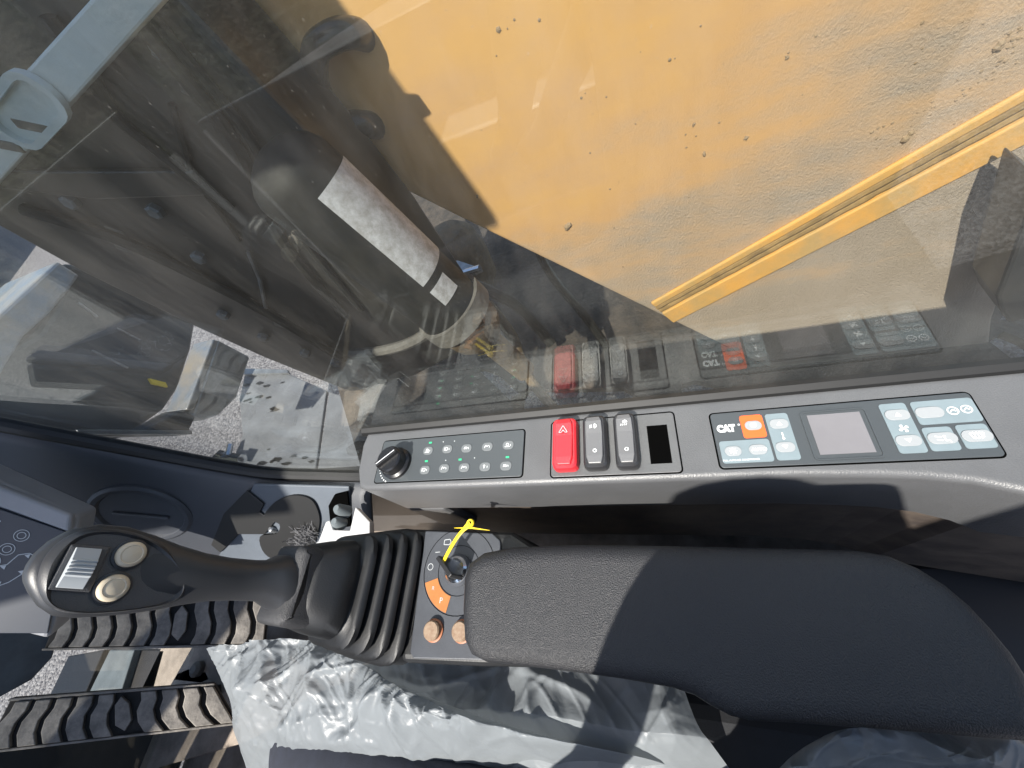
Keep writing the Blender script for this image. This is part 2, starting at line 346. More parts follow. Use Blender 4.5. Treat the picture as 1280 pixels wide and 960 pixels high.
for k in range(150):
    t = random.random()
    if k < 70: px, py = 1280 - 190 * t * t - random.random() * 20, 30 + 150 * t + random.gauss(0, 10)
    else: px, py = random.uniform(600, 1260), random.uniform(10, 440)
    if py > 225 + (px - 480) * .47: continue
    p = bx(px, py); r = random.uniform(.0006, .0022) * (1.5 if k % 9 == 0 else 1)
    f = Frame(p, (0, 1, random.uniform(-.5, .5)), (0, 0, 1)); f.n = Vector((-1, 0, 0))
    mbc.lathe(f, [(r * random.uniform(.9, 1.8), -.001), (r * random.uniform(.8, 1.4), r * .3), (r * random.uniform(.2, .6), r * .6)], random.choice((4, 5, 6)))
for (px, py, r) in ((712, 283, .008), (1135, 170, .007), (984, 70, .004), (880, 192, .0035), (866, 155, .003), (1245, 60, .006), (955, 335, .006), (596, 245, .003)):
    p = bx(px, py); f = Frame(p, (0, 1, .3), (0, 0, 1)); f.n = Vector((-1, 0, 0))
    for j in range(4):
        g = Frame(p + Vector((0, random.gauss(0, r * .5), random.gauss(0, r * .5))), (0, 1, random.uniform(-2, 2)), (0, 0, 1)); g.n = Vector((-1, 0, 0)); q = r * random.uniform(.4, .9)
        mbc.lathe(g, [(q * 1.2, -.001), (q, q * .4), (q * random.uniform(.1, .6), q * .8)], random.choice((4, 5, 6)))
mbc.build('mud_clods', 'clod', boom, kind='stuff')

# dark beam crossing the upper left
X1 = .58
beam = thing('dipper_beam', onx(300, 300, X1), 'large dark steel beam crossing outside the window, upper left', 'machine arm')
pl = [onx(*p, X1) for p in [(140, -90), (-90, -90), (-90, 238), (0, 285), (100, 340), (240, 408), (330, 448), (440, 492), (520, 470), (600, 430), (500, 300), (396, 182), (218, 0)]]
MB().prism(pl, (.14, 0, 0)).build('side_plate', 'beam', beam, bevel=.012, seg=3)
q = [onx(*p, X1 - .012) for p in [(0, 215), (240, 214), (262, 245), (120, 250), (0, 236)]]
MB().prism(q, (.010, 0, 0)).build('stiffener_plate', 'beam', beam, bevel=.003)
MB().tube([onx(215, 130, X1 - .004), onx(240, 220, X1 - .006), onx(300, 300, X1 - .004)], .005, 6).build('pipe', 'cyl', beam, smooth=True)
MB().tube([onx(310, 315, X1 - .006), onx(325, 350, X1 - .008), onx(333, 390, X1 - .006)], .004, 6).build('pipe', 'steel', beam, smooth=True)
for pts, r_ in (([(150, 0), (228, 92), (300, 190), (352, 300), (430, 395)], .011), ([(172, 0), (246, 88), (316, 178), (372, 290), (452, 388)], .008), ([(30, 262), (150, 300), (260, 352), (350, 400), (430, 450)], .012), ([(60, 20), (110, 90), (150, 150), (210, 200), (290, 262)], .009)):
    MB().tube(smooth_path([onx(*p, X1 - r_ * .8) for p in pts], 5), r_, 8).build('pipe', 'cyl', beam, smooth=True)
for (px, py) in ((236, 92), (308, 186), (362, 298), (150, 300), (350, 400), (112, 92)):
    MB().box(Frame(onx(px, py, X1 + .001), (0, .7, .7), (0, -.7, .7)), -.016, .016, -.032, .032, -.002, .026).build('pipe_clamp', 'strap', beam, bevel=.003)
for (px, py) in ((250, 320), (196, 262), (280, 392), (330, 420), (90, 250), (382, 440), (420, 452), (205, 60)):
    MB().lathe(Frame(onx(px, py, X1 - .001), (0, 1, 0), (0, 0, -1)), [(.014, -.002), (.014, .010), (.010, .013)], 6).build('bolt', 'bar_grey', beam)
# pale bar with slotted boss, added in place of a bright window reflection
X2 = .54
bar = thing('reflection_bar', onx(60, 110, X2), 'added pale teal bar standing in for a window reflection, with an oblong slotted boss, top left corner', 'reflection bar')
MB().prism([onx(*p, X2) for p in [(205, 0), (260, -60), (170, -60), (112, 0), (0, 124), (-60, 190), (-60, 290), (0, 226)]], (.03, 0, 0)).build('bar', 'pale_bar', bar, bevel=.003)
def oblong(c, d, w, n=8):
    c = Vector(c); d = Vector(d); u = d.normalized(); v = Vector((0, -u.z, u.y)); out = []
    for s in (1, -1):
        for k in range(n + 1): t = -math.pi / 2 + math.pi * k / n; out.append(c + d * s / 2 + (u * math.cos(t) + v * math.sin(t)) * w * s)
    return out
c = onx(36, 138, X2 - .001); d = onx(50, 122, X2) - onx(20, 158, X2)
MB().loft([oblong(c, d, .030), [p + Vector((-.010, 0, 0)) for p in oblong(c, d, .030)], [p + Vector((-.010, 0, 0)) for p in oblong(c, d, .021)], [p + Vector((-.001, 0, 0)) for p in oblong(c, d, .021)]], False, True).build('slot_boss', 'pale_bar', bar, smooth=True)
MB().box(Frame(onx(40, 158, X2 - .001), (0, 1, .6), (0, -.6, 1)), -.028, .022, -.007, .007, -.002, .012).build('latch', 'strap', bar, bevel=.002)
MB().box(Frame(onx(8, 182, X2 - .001), (0, 1, .6), (0, -.6, 1)), -.02, .02, -.007, .007, -.002, .012).build('latch', 'strap', bar, bevel=.002)

# hydraulic cylinder: black capsule with painted sunlit patches, strap and rod end
X3 = .52
a, b = onx(372, 224, X3), onx(590, 408, X3); ax = (b - a).normalized(); rad = .062
cyl = thing('hydraulic_cylinder', a, 'black hydraulic cylinder with pale painted sunlit patches, between beam and yellow boom', 'cylinder')
rad *= 1.12
prof = [(rad * math.sin(R(t)), -rad * .75 * math.cos(R(t))) for t in (2, 20, 40, 60, 78, 90)] + [(rad, (b - a).length * .86)]
fc = Frame(a, ax.orthogonal(), ax.cross(ax.orthogonal()))
MB().lathe(fc, prof, 40).build('barrel', 'cyl', cyl, smooth=True)
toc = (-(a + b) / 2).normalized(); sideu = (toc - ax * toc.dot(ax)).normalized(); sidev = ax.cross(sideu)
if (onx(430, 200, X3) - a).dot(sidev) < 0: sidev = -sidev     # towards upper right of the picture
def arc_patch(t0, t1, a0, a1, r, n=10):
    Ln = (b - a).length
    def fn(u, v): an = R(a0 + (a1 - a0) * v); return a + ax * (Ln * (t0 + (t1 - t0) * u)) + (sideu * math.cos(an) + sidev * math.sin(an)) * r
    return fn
MB().grid(arc_patch(.06, .56, -2, 88, rad + .0015), 6, 12).build('sun_patch_plate', 'sticker', cyl, smooth=True)  # sunlit patches on the barrel, built as pale shells
MB().grid(arc_patch(.60, .70, -2, 34, rad + .0015), 3, 8).build('sun_patch_plate', 'sticker', cyl, smooth=True)
Ln = (b - a).length
fcol = Frame(a + ax * Ln * .80, fc.u, fc.v)
MB().lathe(fcol, [(rad * 1.02, 0), (rad * 1.14, 0), (rad * 1.14, .038), (rad * 1.02, .038)], 40, False, False).build('strap_collar', 'strap', cyl, smooth=True)
pth = smooth_path([onx(560, 395, X3 - .03), onx(520, 425, X3 - .03), onx(480, 438, X3 - .02), onx(440, 442, X3)], 5)
MB().tube(pth, [.012] * len(pth), 8).build('strap_lug', 'strap', cyl, smooth=True)
frd = Frame(a + ax * Ln * .86, fc.u, fc.v)
MB().lathe(frd, [(rad * .95, 0), (rad * .98, .03), (rad * .9, .07), (rad * .62, .10), (rad * .42, .105), (rad * .40, .26)], 28).build('rod_end', 'brown', cyl, smooth=True)

# dirty revolving frame under the boom with gaps that show the ground
def curve_plate(outline, holes, z, th):
    cu = bpy.data.curves.new('c', 'CURVE'); cu.dimensions = '2D'; cu.fill_mode = 'BOTH'; cu.extrude = th / 2
    for poly in [outline] + holes:
        sp = cu.splines.new('POLY'); sp.points.add(len(poly) - 1); sp.use_cyclic_u = True
        for k, p in enumerate(poly): sp.points[k].co = (p[0], p[1], 0, 1)
    t = bpy.data.objects.new('t', cu); C.objects.link(t); dg = bpy.context.evaluated_depsgraph_get(); me = t.evaluated_get(dg).to_mesh()
    mb = MB(); mb.v = [Vector((v.co.x, v.co.y, v.co.z + z)) for v in me.vertices]
    for p in me.polygons: mb.face(list(p.vertices))
    bpy.data.objects.remove(t); return mb
DZ = -1.30
def dz(px, py): p = onz(px, py, DZ); return (p.x, p.y)
frame = thing('revolving_frame', (1, 0, DZ), 'dark muddy machine frame with gaps showing gravel below the boom', 'machine frame')
holes = [[dz(*p) for p in h] for h in (
    [(598, 463), (606, 462), (622, 468), (655, 497), (640, 503)],
    [(641, 467), (656, 474), (658, 482), (650, 480)],
    [(640, 500), (662, 487), (700, 489), (780, 487), (800, 500), (780, 530), (650, 545)],
    [(852, 484), (868, 478), (930, 492), (900, 500), (852, 500)],
    [(1232, 430), (1250, 418), (1280, 430), (1300, 452), (1270, 460)],
    [(1246, 404), (1258, 385), (1300, 382), (1300, 396)])]
outl = [dz(*p) for p in [(420, 470), (455, 300), (520, 225), (620, 215)]] + [(2.4, .3), (2.2, -2.4), (.3, -2.4)] + [dz(*p) for p in [(900, 610), (640, 640), (470, 640)]]
curve_plate(outl, holes, DZ, .03).build('deck_plate', 'dirty', frame)
def hose(name, pts, r, m, label, group=None):
    return MB().tube(smooth_path(pts, 7), r, 10).build(name, m, smooth=True, label=label, cat='hose', group=group)
def H(px, py, z): return onz(px, py, z)
hose('hydraulic_hose', [H(655, 262, -.75), H(668, 300, -.85), H(690, 345, -.95), H(735, 400, -1.1), H(770, 450, -1.25)], .016, 'hose', 'long thin black hose running diagonally under the yellow boom edge')
hose('hydraulic_hose', [H(505, 240, -.72), H(512, 275, -.8), H(508, 310, -.85), H(540, 350, -.95), H(600, 380, -1.1)], .028, 'hose', 'thick black hose behind the painted sunlit patch on the cylinder')
hose('hydraulic_hose', [H(448, 205, -.62), H(470, 235, -.7), H(495, 275, -.78), H(520, 330, -.9)], .034, 'cyl', 'grey hose beside the gap of white gravel')
hose('hydraulic_hose', [H(590, 355, -.9), H(615, 365, -.95), H(650, 385, -1.05), H(690, 430, -1.2)], .022, 'cyl', 'short dark hose right of the cylinder strap')
hose('hydraulic_hose', [H(610, 380, -.95), H(640, 420, -1.05), H(660, 470, -1.2), H(700, 520, -1.28)], .020, 'brown', 'muddy brown hose below the rod end')
# brown casting behind
mbk = MB(); f = Frame(H(560, 300, -1.0), (1, 0, 0), (0, 1, 0))
mbk.lathe(f, [(.14, -.26), (.15, -.1), (.13, 0), (.09, .04), (.02, .05)], 20)
mbk.build('swing_casting', 'brown', smooth=True, label='rounded muddy brown casting under the boom edge', cat='casting')
tg = thing('valve_bracket', H(585, 345, -.85), 'bright worn steel bracket above the cylinder strap', 'bracket')
MB().prism([H(*p) for p in [(535, 335, -.9), (575, 330, -.88), (605, 340, -.88), (570, 358, -.9), (560, 350, -.9)]], (0, 0, .02)).build('plate', 'steel', tg, bevel=.003)
MB().tube([H(566, 345, -.87), H(600, 335, -.85)], .012, 8).build('pin', 'chrome', tg, smooth=True)

# hose loops in front of the boom
lp = thing('hose_loop', onx(400, 60, .68), 'glossy black bent hose with metal ferrule in front of the shaded boom', 'hose')
MB().tube(smooth_path([onx(470, 52, .80), onx(445, 42, .735), onx(420, 44, .715), onx(396, 62, .71), onx(394, 95, .71), onx(404, 126, .72)], 7), .02, 14).build('bend', 'hose', lp, smooth=True)
MB().tube([onx(380, 129, .71), onx(408, 134, .71)], .011, 12).build('ferrule', 'steel', lp, smooth=True, bevel=.002)
MB().tube(smooth_path([onx(480, 160, .80), onx(460, 156, .735), onx(435, 158, .715), onx(412, 176, .71), onx(426, 215, .73)], 7), .022, 14).build('bend', 'hose', lp, smooth=True)
# right dark cover
rc = thing('engine_cover', onx(1270, 380, .6), 'dark grey cover at the right edge beyond the yellow boom', 'cover')
MB().prism([onx(*p, .62) for p in [(1300, 225), (1262, 330), (1246, 372), (1252, 392), (1262, 405), (1300, 395), (1400, 300)]], (.1, 0, 0)).build('panel', 'beam', rc, bevel=.006)

# ------------------------------------------------------------------ bucket and plates in front
YB = 2.6
def by(px, py, y=YB): return ony(px, py, y)
bk = thing('bucket', by(120, 540), 'dark worn steel bucket with a small yellow sticker, at the left', 'bucket')
MB().prism([by(*p) for p in [(80, 326), (130, 340), (246, 402), (240, 436), (224, 485), (206, 512), (160, 545), (60, 570), (-60, 570), (-60, 440), (0, 440), (45, 415), (66, 385)]], (0, .5, 0)).build('shell', 'bucket', bk, bevel=.03, seg=3)
MB().prism([by(*p, YB - .02) for p in [(72, 326), (100, 344), (84, 366), (62, 392), (30, 420), (0, 470), (-50, 520), (-50, 440), (0, 392)]], (0, .5, 0)).build('cutting_edge', 'bucket_edge', bk, bevel=.012)
MB().prism([by(*p, YB - .025) for p in [(187, 473), (207, 478), (210, 484), (191, 480)]], (0, .02, 0)).build('sticker', 'yellow', bk)
for (p, q) in (((98, 378), (122, 396)), ((115, 438), (160, 460)), ((146, 410), (175, 425))):
    MB().tube([by(*p, YB - .012), by(*q, YB - .012)], .006, 5).build('weld_bead', 'steel', bk, smooth=True)
YP = 1.9
pt = thing('steel_plate', by(260, 520, YP), 'bright worn steel plate with curved lower edge beside the bucket', 'plate')
MB().prism([by(*p, YP) for p in [(272, 424), (313, 446), (305, 470), (296, 497), (275, 518), (255, 525), (240, 522)]], (0, .10, 0)).build('plate', 'blade', pt, bevel=.01)
MB().prism([by(*p, YP - .02) for p in [(266, 424), (274, 426), (243, 512), (233, 512)]], (0, .14, 0)).build('flange', 'bucket_edge', pt, bevel=.006)
bl = thing('blade_bar', by(170, 545, YP), 'flat dark steel bar lying below the bucket', 'bar')
MB().prism([by(*p, YP) for p in [(98, 536), (180, 537), (225, 512), (246, 520), (238, 536), (240, 543), (105, 545)]], (0, .12, 0)).build('bar', 'bucket', bl, bevel=.01)
MB().prism([by(*p, YP - .015) for p in [(96, 537), (240, 538), (241, 543), (98, 543)]], (0, .01, 0)).build('edge', 'blade', bl, bevel=.002)
FDZ = -1.40
fd = thing('track_fender', onz(370, 530, FDZ), 'smooth grey metal fender with dark oil drips seen through the window bottom', 'fender')
def fz(px, py, h=0): return onz(px, py, FDZ + h)
for poly in ([(306, 466), (362, 468), (408, 488), (394, 588), (388, 640), (240, 640), (286, 585), (303, 545), (299, 500)], [(411, 489), (470, 510), (560, 560), (560, 650), (391, 640), (397, 588)]):
    MB().prism([fz(*p) for p in poly], (0, 0, -.02)).build('fender_plate', 'deck', fd, bevel=.006)
MB().prism([fz(*p, .012) for p in [(300, 462), (362, 464), (364, 469), (308, 470)]], (0, 0, .02)).build('edge_lip', 'blade', fd, bevel=.004)
mo = MB(); ff = Frame((0, 0, FDZ + .003), (1, 0, 0), (0, 1, 0))
for k in range(26):
    px, py = (random.gauss(322, 12), random.gauss(500, 20)) if k < 15 else (random.gauss(345, 30), random.gauss(572, 8))
    p = fz(px, py); r = random.uniform(.006, .025)
    mo.fpoly(ff, [(p.x + r * .5 * math.cos(t) * random.uniform(.6, 1.3), p.y + r * 1.6 * math.sin(t) * random.uniform(.6, 1.3)) for t in [i * .7 for i in range(9)]], 0)
mo.build('oil_drips', 'oil', fd, kind='stuff')
ft = thing('hydraulic_fitting', fz(290, 572), 'small shiny metal hose fitting on the grey fender', 'fitting')
for (p, q, r) in (((270, 572), (302, 574), .028), ((288, 556), (284, 574), .02), ((292, 572), (303, 574), .036), ((276, 568), (282, 570), .036)):
    MB().tube([fz(*p, .05), fz(*q, .05)], r * .8, 6).build('hex_nut', 'chrome', ft)
# dark beam bits: the ground strip beside the frame stays open

# ================================================================== WINDOW
GX = .182
win = thing('side_window', (GX, .1, -.35), 'tinted side window pane with black rubber seal, reflecting the console', 'window')
sill = [onx(*p, GX) for p in [(452, 591), (400, 590), (340, 588), (290, 581), (220, 568), (120, 549), (0, 526), (-60, 514)]]
edge = [Vector((GX, -1.2, -.352)), Vector((GX, .345, -.352)), Vector((GX, .40, -.50))] + sill
pane = edge + [Vector((GX, 1.3, .1)), Vector((GX, 1.3, .76)), Vector((GX, -1.2, .76))]
MB().prism(pane, (.005, 0, 0)).build('pane', 'glass', win)
pth = smooth_path([Vector((GX, .40, -.50))] + sill, 5)
MB().tube([p + Vector((-.004, 0, -.004)) for p in pth], .011, 10).build('seal', 'seal', win, smooth=True)
MB().tube([Vector((GX, -1.2, -.353)), Vector((GX, .345, -.353))], .0075, 8).build('seal', 'seal', win, smooth=True)

# ================================================================== CONSOLE
CZ = -.35
con = thing('control_console', (.14, .05, -.55), 'long grey plastic control console with three button panels under the window', 'console')
xo = GX - .0035
top = [(xo, .338), (xo, -.8)] + [(.02, -.8), (.045, -.45)]
def cz(px, py): p = onz(px, py, CZ); return (p.x, p.y)
top += [cz(*p) for p in [(1330, 632), (1280, 615), (1220, 603), (1160, 597), (1100, 595)]] + [(.105, -.10), (.105, .05), (.105, .2), (.1055, .318), (.109, .328)] + [cz(446, 588), cz(452, 556)]
cen = Vector((.145, -.1))
def inset(poly, d):
    n = len(poly); out = []; P = [Vector((p[0], p[1])) for p in poly]
    area = sum(P[i].x * P[(i + 1) % n].y - P[(i + 1) % n].x * P[i].y for i in range(n)); sg = 1 if area > 0 else -1
    for i in range(n):
        e1 = (P[i] - P[i - 1]).normalized(); e2 = (P[(i + 1) % n] - P[i]).normalized()
        n1 = Vector((-e1.y, e1.x)) * sg; n2 = Vector((-e2.y, e2.x)) * sg; m = (n1 + n2); m = m / max(.3, m.dot(n1)) if m.length > 1e-6 else n1
        out.append((P[i].x + m.x * d, P[i].y + m.y * d))
    return out
def ring3(poly, z): return [Vector((p[0], p[1], z)) for p in poly]
rr = .006
rings = [ring3(inset(top, rr * (1 - math.cos(R(t)))), CZ - rr + rr * math.sin(R(t))) for t in (0, 20, 40, 60, 80, 90)]
lip = onx(700, 633, .105).z
MB().loft([ring3(top, lip)] + rings, False, True).build('shell', 'console', con, smooth=True, angle=30)
# recessed inner wall, lit brown with scuffs
low = inset(top, .009)
MB().loft([ring3(low, -.66), ring3(low, lip + .002)], True, False).build('inner_wall', 'console_recess', con)
# front end cap, closes the overhang ahead of the key panel
MB().prism([Vector((x, y, lip - .001)) for x, y in ((.104, .262), (.104, .316), (.109, .327), (.176, .336), (.176, .262))], (0, 0, -.10)).build('end_cap', 'console', con, bevel=.006, seg=3)
# seams
FT = Frame((0, 0, CZ), (0, -1, 0), (1, 0, 0))             # u = rearwards (picture right), v = outwards (picture up)
def panel(name, y0, y1, x0, x1, m, lift=.0012):
    o = MB().loft([[FT(a, b, -.003) for a, b in rrect(-y1 - .0012, -y0 + .0012, x0 - .0012, x1 + .0012, .004)], [FT(a, b, .0003) for a, b in rrect(-y1 - .0012, -y0 + .0012, x0 - .0012, x1 + .0012, .004)]]).build('seam', 'void', con)
    o = MB().loft([[FT(a, b, -.003) for a, b in rrect(-y1, -y0, x0, x1, .003)], [FT(a, b, lift) for a, b in rrect(-y1, -y0, x0, x1, .003)]]).build(name, m, con, bevel=.0005)
    return o
def pz(px, py): p = onz(px, py, CZ); return (-p.y, p.x)
# ---- keypad panel
kp = panel('keypad_panel', .128, .3065, .1135, .1635, 'panel')
tg_l = .0012
def pill(mb, u, v, w, h, c0, c1):
    r = min(w, h) / 2 * .95; P = rrect(u - w / 2, u + w / 2, v - h / 2, v + h / 2, r, 4)
    mb.loft([[FT(a, b, c0) for a, b in P], [FT(a, b, c1) for a, b in P]]); return mb
top_b = [(536, 564), (560, 562), (584, 561), (610, 559), (636, 557)]; bot_b = [(532, 588), (556, 586), (581, 585), (607, 584), (633, 583)]
def glyph(mb, k, u, v, c, s=1.0):
    w = .0004 * s
    if k == 0: mb.fring(FT, u, v, .0012 * s, .0017 * s, c, 14).fline(FT, [(u - .0022 * s, v - .0016 * s), (u - .0022 * s, v + .0016 * s)], w, c)
    elif k == 1: mb.fring(FT, u, v + .0004 * s, .0009 * s, .0014 * s, c, 12).fline(FT, [(u - .0024 * s, v - .0016 * s), (u + .0024 * s, v - .0016 * s)], w * 1.4, c)
    elif k == 2: mb.fline(FT, [(u - .002 * s, v - .0012 * s), (u - .0008 * s, v + .0014 * s), (u + .0004 * s, v - .0002 * s), (u + .002 * s, v + .001 * s)], w * 1.3, c)
    elif k == 3: mb.fpoly(FT, [(u - .0018 * s, v - .0008 * s), (u + .0002 * s, v - .0008 * s), (u + .0012 * s, v + .0012 * s), (u - .0012 * s, v + .0012 * s)], c).fline(FT, [(u + .001 * s, v - .001 * s), (u + .0022 * s, v + .0008 * s)], w, c)
    elif k == 4: mb.fline(FT, [(u, v - .0016 * s), (u, v + .0016 * s)], w * 1.6, c).fring(FT, u, v + .0008 * s, .0004 * s, .001 * s, c, 10)
    mb.fline(FT, [(u + .003 * s, v - .0012 * s), (u + .003 * s, v + .0006 * s)], w, c)
for row, gs in ((top_b, (1, 0, 3, 2, 1)), (bot_b, (0, 2, 2, 4, 3))):
    for (px, py), gk in zip(row, gs):
        u, v = pz(px, py); pill(MB(), u, v, .0125, .0093, .0008, .0019).build('button', 'btn_grey', kp, bevel=.0003)
        mi = MB(); glyph(mi, gk, u - .0008, v, .0022, 1.15); mi.build('icon', 'ink_white', kp, fix=False)
ml = MB()
for px, py in ((539, 554), (534, 577), (576, 575), (635, 572)):
    u, v = pz(px, py); MB().box(FT, u - .0018, u + .0018, v - .0009, v + .0009, .0008, .0018).build('indicator_lamp', 'led', kp)
for px, py in ((555, 553), (569, 552), (558, 576), (594, 573)):
    u, v = pz(px, py); MB().fring(FT, u, v, 0.0001, .0007, .0016, 8).build('indicator_dot', 'ink_dim', kp, fix=False)
ku, kv = pz(497, 580)
fk = Frame(FT(ku, kv, .0012), (0, -1, 0), (1, 0, 0))
kn = MB().lathe(fk, [(.0185, 0), (.0182, .004), (.0155, .006), (.0150, .016), (.0135, .0178), (0.0005, .0178)], 36, False).build('throttle_knob', 'knob', kp, smooth=True)
fg = Frame(FT(ku, kv, .018), (math.cos(R(38)), math.sin(R(38)), 0), (0, 1, 0))
fg = Frame(FT(ku, kv, .0185), FT.u * math.cos(R(37)) + FT.v * math.sin(R(37)), FT.v * math.cos(R(37)) - FT.u * math.sin(R(37)))
MB().box(fg, -.0142, .0142, -.0035, .0035, -.0012, .005, .0006).build('knob_grip', 'knob', kp, bevel=.0009)
MB().box(fg, -.0125, .0125, -.0003, .0003, .0046, .0054).build('pointer_line', 'ink_white', kp)
md = MB()
for k in range(9):
    t = R(172 + k * 9); s = .00022 + .00004 * k
    md.fring(FT, ku + .0225 * math.cos(t), kv + .0225 * math.sin(t), .0001, s * 1.6, .0016, 8)
md.build('scale_dots', 'ink_white', kp, fix=False)
# ---- rocker panel
rp = panel('rocker_panel', -.0175, .0985, .1115, .1685, 'panel_light', .0008)
def rocker(px0, px1, pyt, pyb, medge, mface, name):
    u0, v1 = pz(px0, pyt); u1, v0 = pz(px1, pyb); u0, u1 = min(u0, u1), max(u0, u1); uc = (u0 + u1) / 2; vc = (v0 + v1) / 2; w = u1 - u0; h = v1 - v0
    def outl(k, c, sh=0): return [FT(a + sh, b, c) for a, b in rrect(uc - w / 2 * k * 1.06, uc + w / 2 * k * 1.06, vc - h / 2 * (1 - (1 - k) * .45), vc + h / 2 * (1 - (1 - k) * .45), .0055 * k, 3)]
    o = MB().loft([outl(1, .0004), outl(1.0, .0054), outl(.93, .0101), outl(.8, .0119)]).build(name, medge, rp, smooth=True, angle=25)
    # faceted face: upper slope, middle, lower slope
    wf = w * .36; m = MB(); ys = [vc + h * k for k in (.44, .35, .12, -.30, -.43)]; zs = [.0136, .0150, .0136, .0148, .0140]
    i0 = len(m.v); widths = [.72, .95, 1, .95, .72]
    for y, z, q in zip(ys, zs, widths): m.v += [FT(uc - wf * q, y, z), FT(uc + wf * q, y, z)]
    for k in range(4): m.face([2 * k, 2 * k + 1, 2 * k + 3, 2 * k + 2])
    for y, z, q in zip(ys, zs, widths): m.v += [FT(uc - wf * q * 1.06, y, z - .0035), FT(uc + wf * q * 1.06, y, z - .0035)]
    for k in range(4): m.face([2 * k, 2 * k + 2, 12 + 2 * k, 10 + 2 * k]); m.face([2 * k + 1, 11 + 2 * k, 13 + 2 * k, 2 * k + 3])
    m.face([0, 10, 11, 1]); m.face([8, 9, 19, 18])
    m.build('rocker_face', mface, rp, bevel=.0006)
    return uc, vc, h, w
uc, vc, h, w_ = rocker(694.5, 724, 529, 590, 'red', 'red', 'red_rocker_switch')
mi = MB(); z = .0158
for s, q in ((.0042, .0003), (.0016, .0002)):
    P = [(uc - s, vc + h * .16), (uc + s, vc + h * .16), (uc, vc + h * .16 + s * 1.7)]; mi.fline(FT, P + [P[0]], .0006, z)
mi.build('icon', 'ink_dim', rp, fix=False)
uc, vc, h, w_ = rocker(730.5, 762, 526, 589, 'rocker_edge', 'rocker', 'rocker_switch')
mi = MB(); y = vc + h * .24
mi.fring(FT, uc + .001, y, .0018, .0024, z, 10, -math.pi / 2, math.pi / 2).fline(FT, [(uc + .001, y - .002), (uc + .001, y + .002)], .0006, z)
for k in (-1, 0, 1): mi.fline(FT, [(uc - .0035, y + k * .0013 - .0004), (uc - .0008, y + k * .0013)], .0005, z)
mi.build('icon', 'ink_white', rp, fix=False); MB().fring(FT, uc + .0007, vc - h * .22, .0011, .0018, z, 14).build('off_mark', 'ink_white', rp, fix=False)
uc, vc, h, w_ = rocker(767.5, 801, 523, 588, 'rocker_edge', 'rocker', 'rocker_switch')
mi = MB(); y = vc + h * .26
mi.fring(FT, uc + .001, y + .0006, .0016, .0022, z, 10, 0, math.pi).fline(FT, [(uc - .001, y + .0006), (uc + .0032, y + .0006)], .0006, z)
for k in range(4): mi.fline(FT, [(uc - .0030 + k * .0016, y - .0026), (uc - .0022 + k * .0016, y - .0008)], .0005, z)
mi.build('icon', 'ink_white', rp, fix=False); MB().fring(FT, uc + .0007, vc - h * .22, .0011, .0018, z, 14).build('off_mark', 'ink_white', rp, fix=False)
u0, v1 = pz(808, 532); u1, v0 = pz(843, 579)
u1 = pz(842, 579)[0]
MB().box(FT, u0, u1 - .001, v0, v1 - .001, -.0008, .0011).build('empty_slot', 'void', rp)
# ---- climate panel
hp = panel('climate_panel', -.2215, -.0475, .1132, .1630, 'panel')
def quad_uv(pts): return [pz(*p) for p in pts]
def tile(pts, m, lift=.0018, r=.0022):
    P = quad_uv(pts); a0 = min(p[0] for p in P); a1 = max(p[0] for p in P); b0 = min(p[1] for p in P); b1 = max(p[1] for p in P)
    a0 = (P[0][0] + P[3][0]) / 2; a1 = (P[1][0] + P[2][0]) / 2; b1 = (P[0][1] + P[1][1]) / 2; b0 = (P[2][1] + P[3][1]) / 2
    Q = rrect(a0, a1, b0, b1, r, 3); MB().loft([[FT(x, y, .0006) for x, y in Q], [FT(x, y, lift) for x, y in Q]]).build('key_tile', m, hp); return a0, a1, b0, b1
def hpill(px, py, w, h, m='btn_pale'):
    u, v = pz(px, py); pill(MB(), u, v, w, h, .0012, .0026).build('button', m, hp, bevel=.0003); return u, v
tile([(924, 521), (952, 519), (958, 547), (929, 549)], 'orange')
tile([(956, 519), (984, 517), (1000, 575), (970, 577)], 'btn_blue')
tile([(900, 553), (960, 549), (968, 577), (902, 581)], 'btn_blue')
tile([(1098, 507), (1131, 504), (1157, 566), (1122, 569)], 'btn_blue')
tile([(1136, 504), (1212, 498), (1228, 527), (1148, 533)], 'btn_blue')
tile([(1150, 536), (1187, 534), (1200, 563), (1163, 566)], 'btn_blue')
tile([(1192, 533), (1230, 530), (1246, 560), (1206, 563)], 'btn_blue')
def tri(mb, u, v, s, up, c): k = 1 if up else -1; mb.fpoly(FT, [(u - s, v - k * s * .7), (u + s, v - k * s * .7), (u, v + k * s * .8)], c)
mi = MB(); zc = .0029
u, v = hpill(941, 533, .0125, .0082); mi.fring(FT, u, v, .0017, .0023, zc, 14).fline(FT, [(u, v - .0011), (u, v + .0011)], .0006, zc); mi.build('icon', 'ink_white', hp, fix=False)
for (px, py, upd) in ((973, 531, 1), (981, 560, 0), (1120, 520, 1), (1134, 552, 0)):
    u, v = hpill(px, py, .0135 if px < 1000 else .015, .0085); mi = MB(); tri(mi, u, v, .0021, upd, zc); mi.build('icon', 'ink_white', hp, fix=False)
u, v = hpill(916, 565, .0125, .0085); mi = MB(); mi.fring(FT, u, v, .0010, .0016, zc, 12)
for k in range(8): t = k * math.pi / 4; mi.fline(FT, [(u + .0021 * math.cos(t), v + .0021 * math.sin(t)), (u + .0029 * math.cos(t), v + .0029 * math.sin(t))], .0005, zc)
mi.build('icon', 'ink_white', hp, fix=False)
u, v = hpill(947, 563, .0130, .0085); text('lettering', 'AUTO', FT, u - .0048, v - .0014, .0040, 'ink_white', hp, zc)
hpill(1160, 517, .0165, .0088)
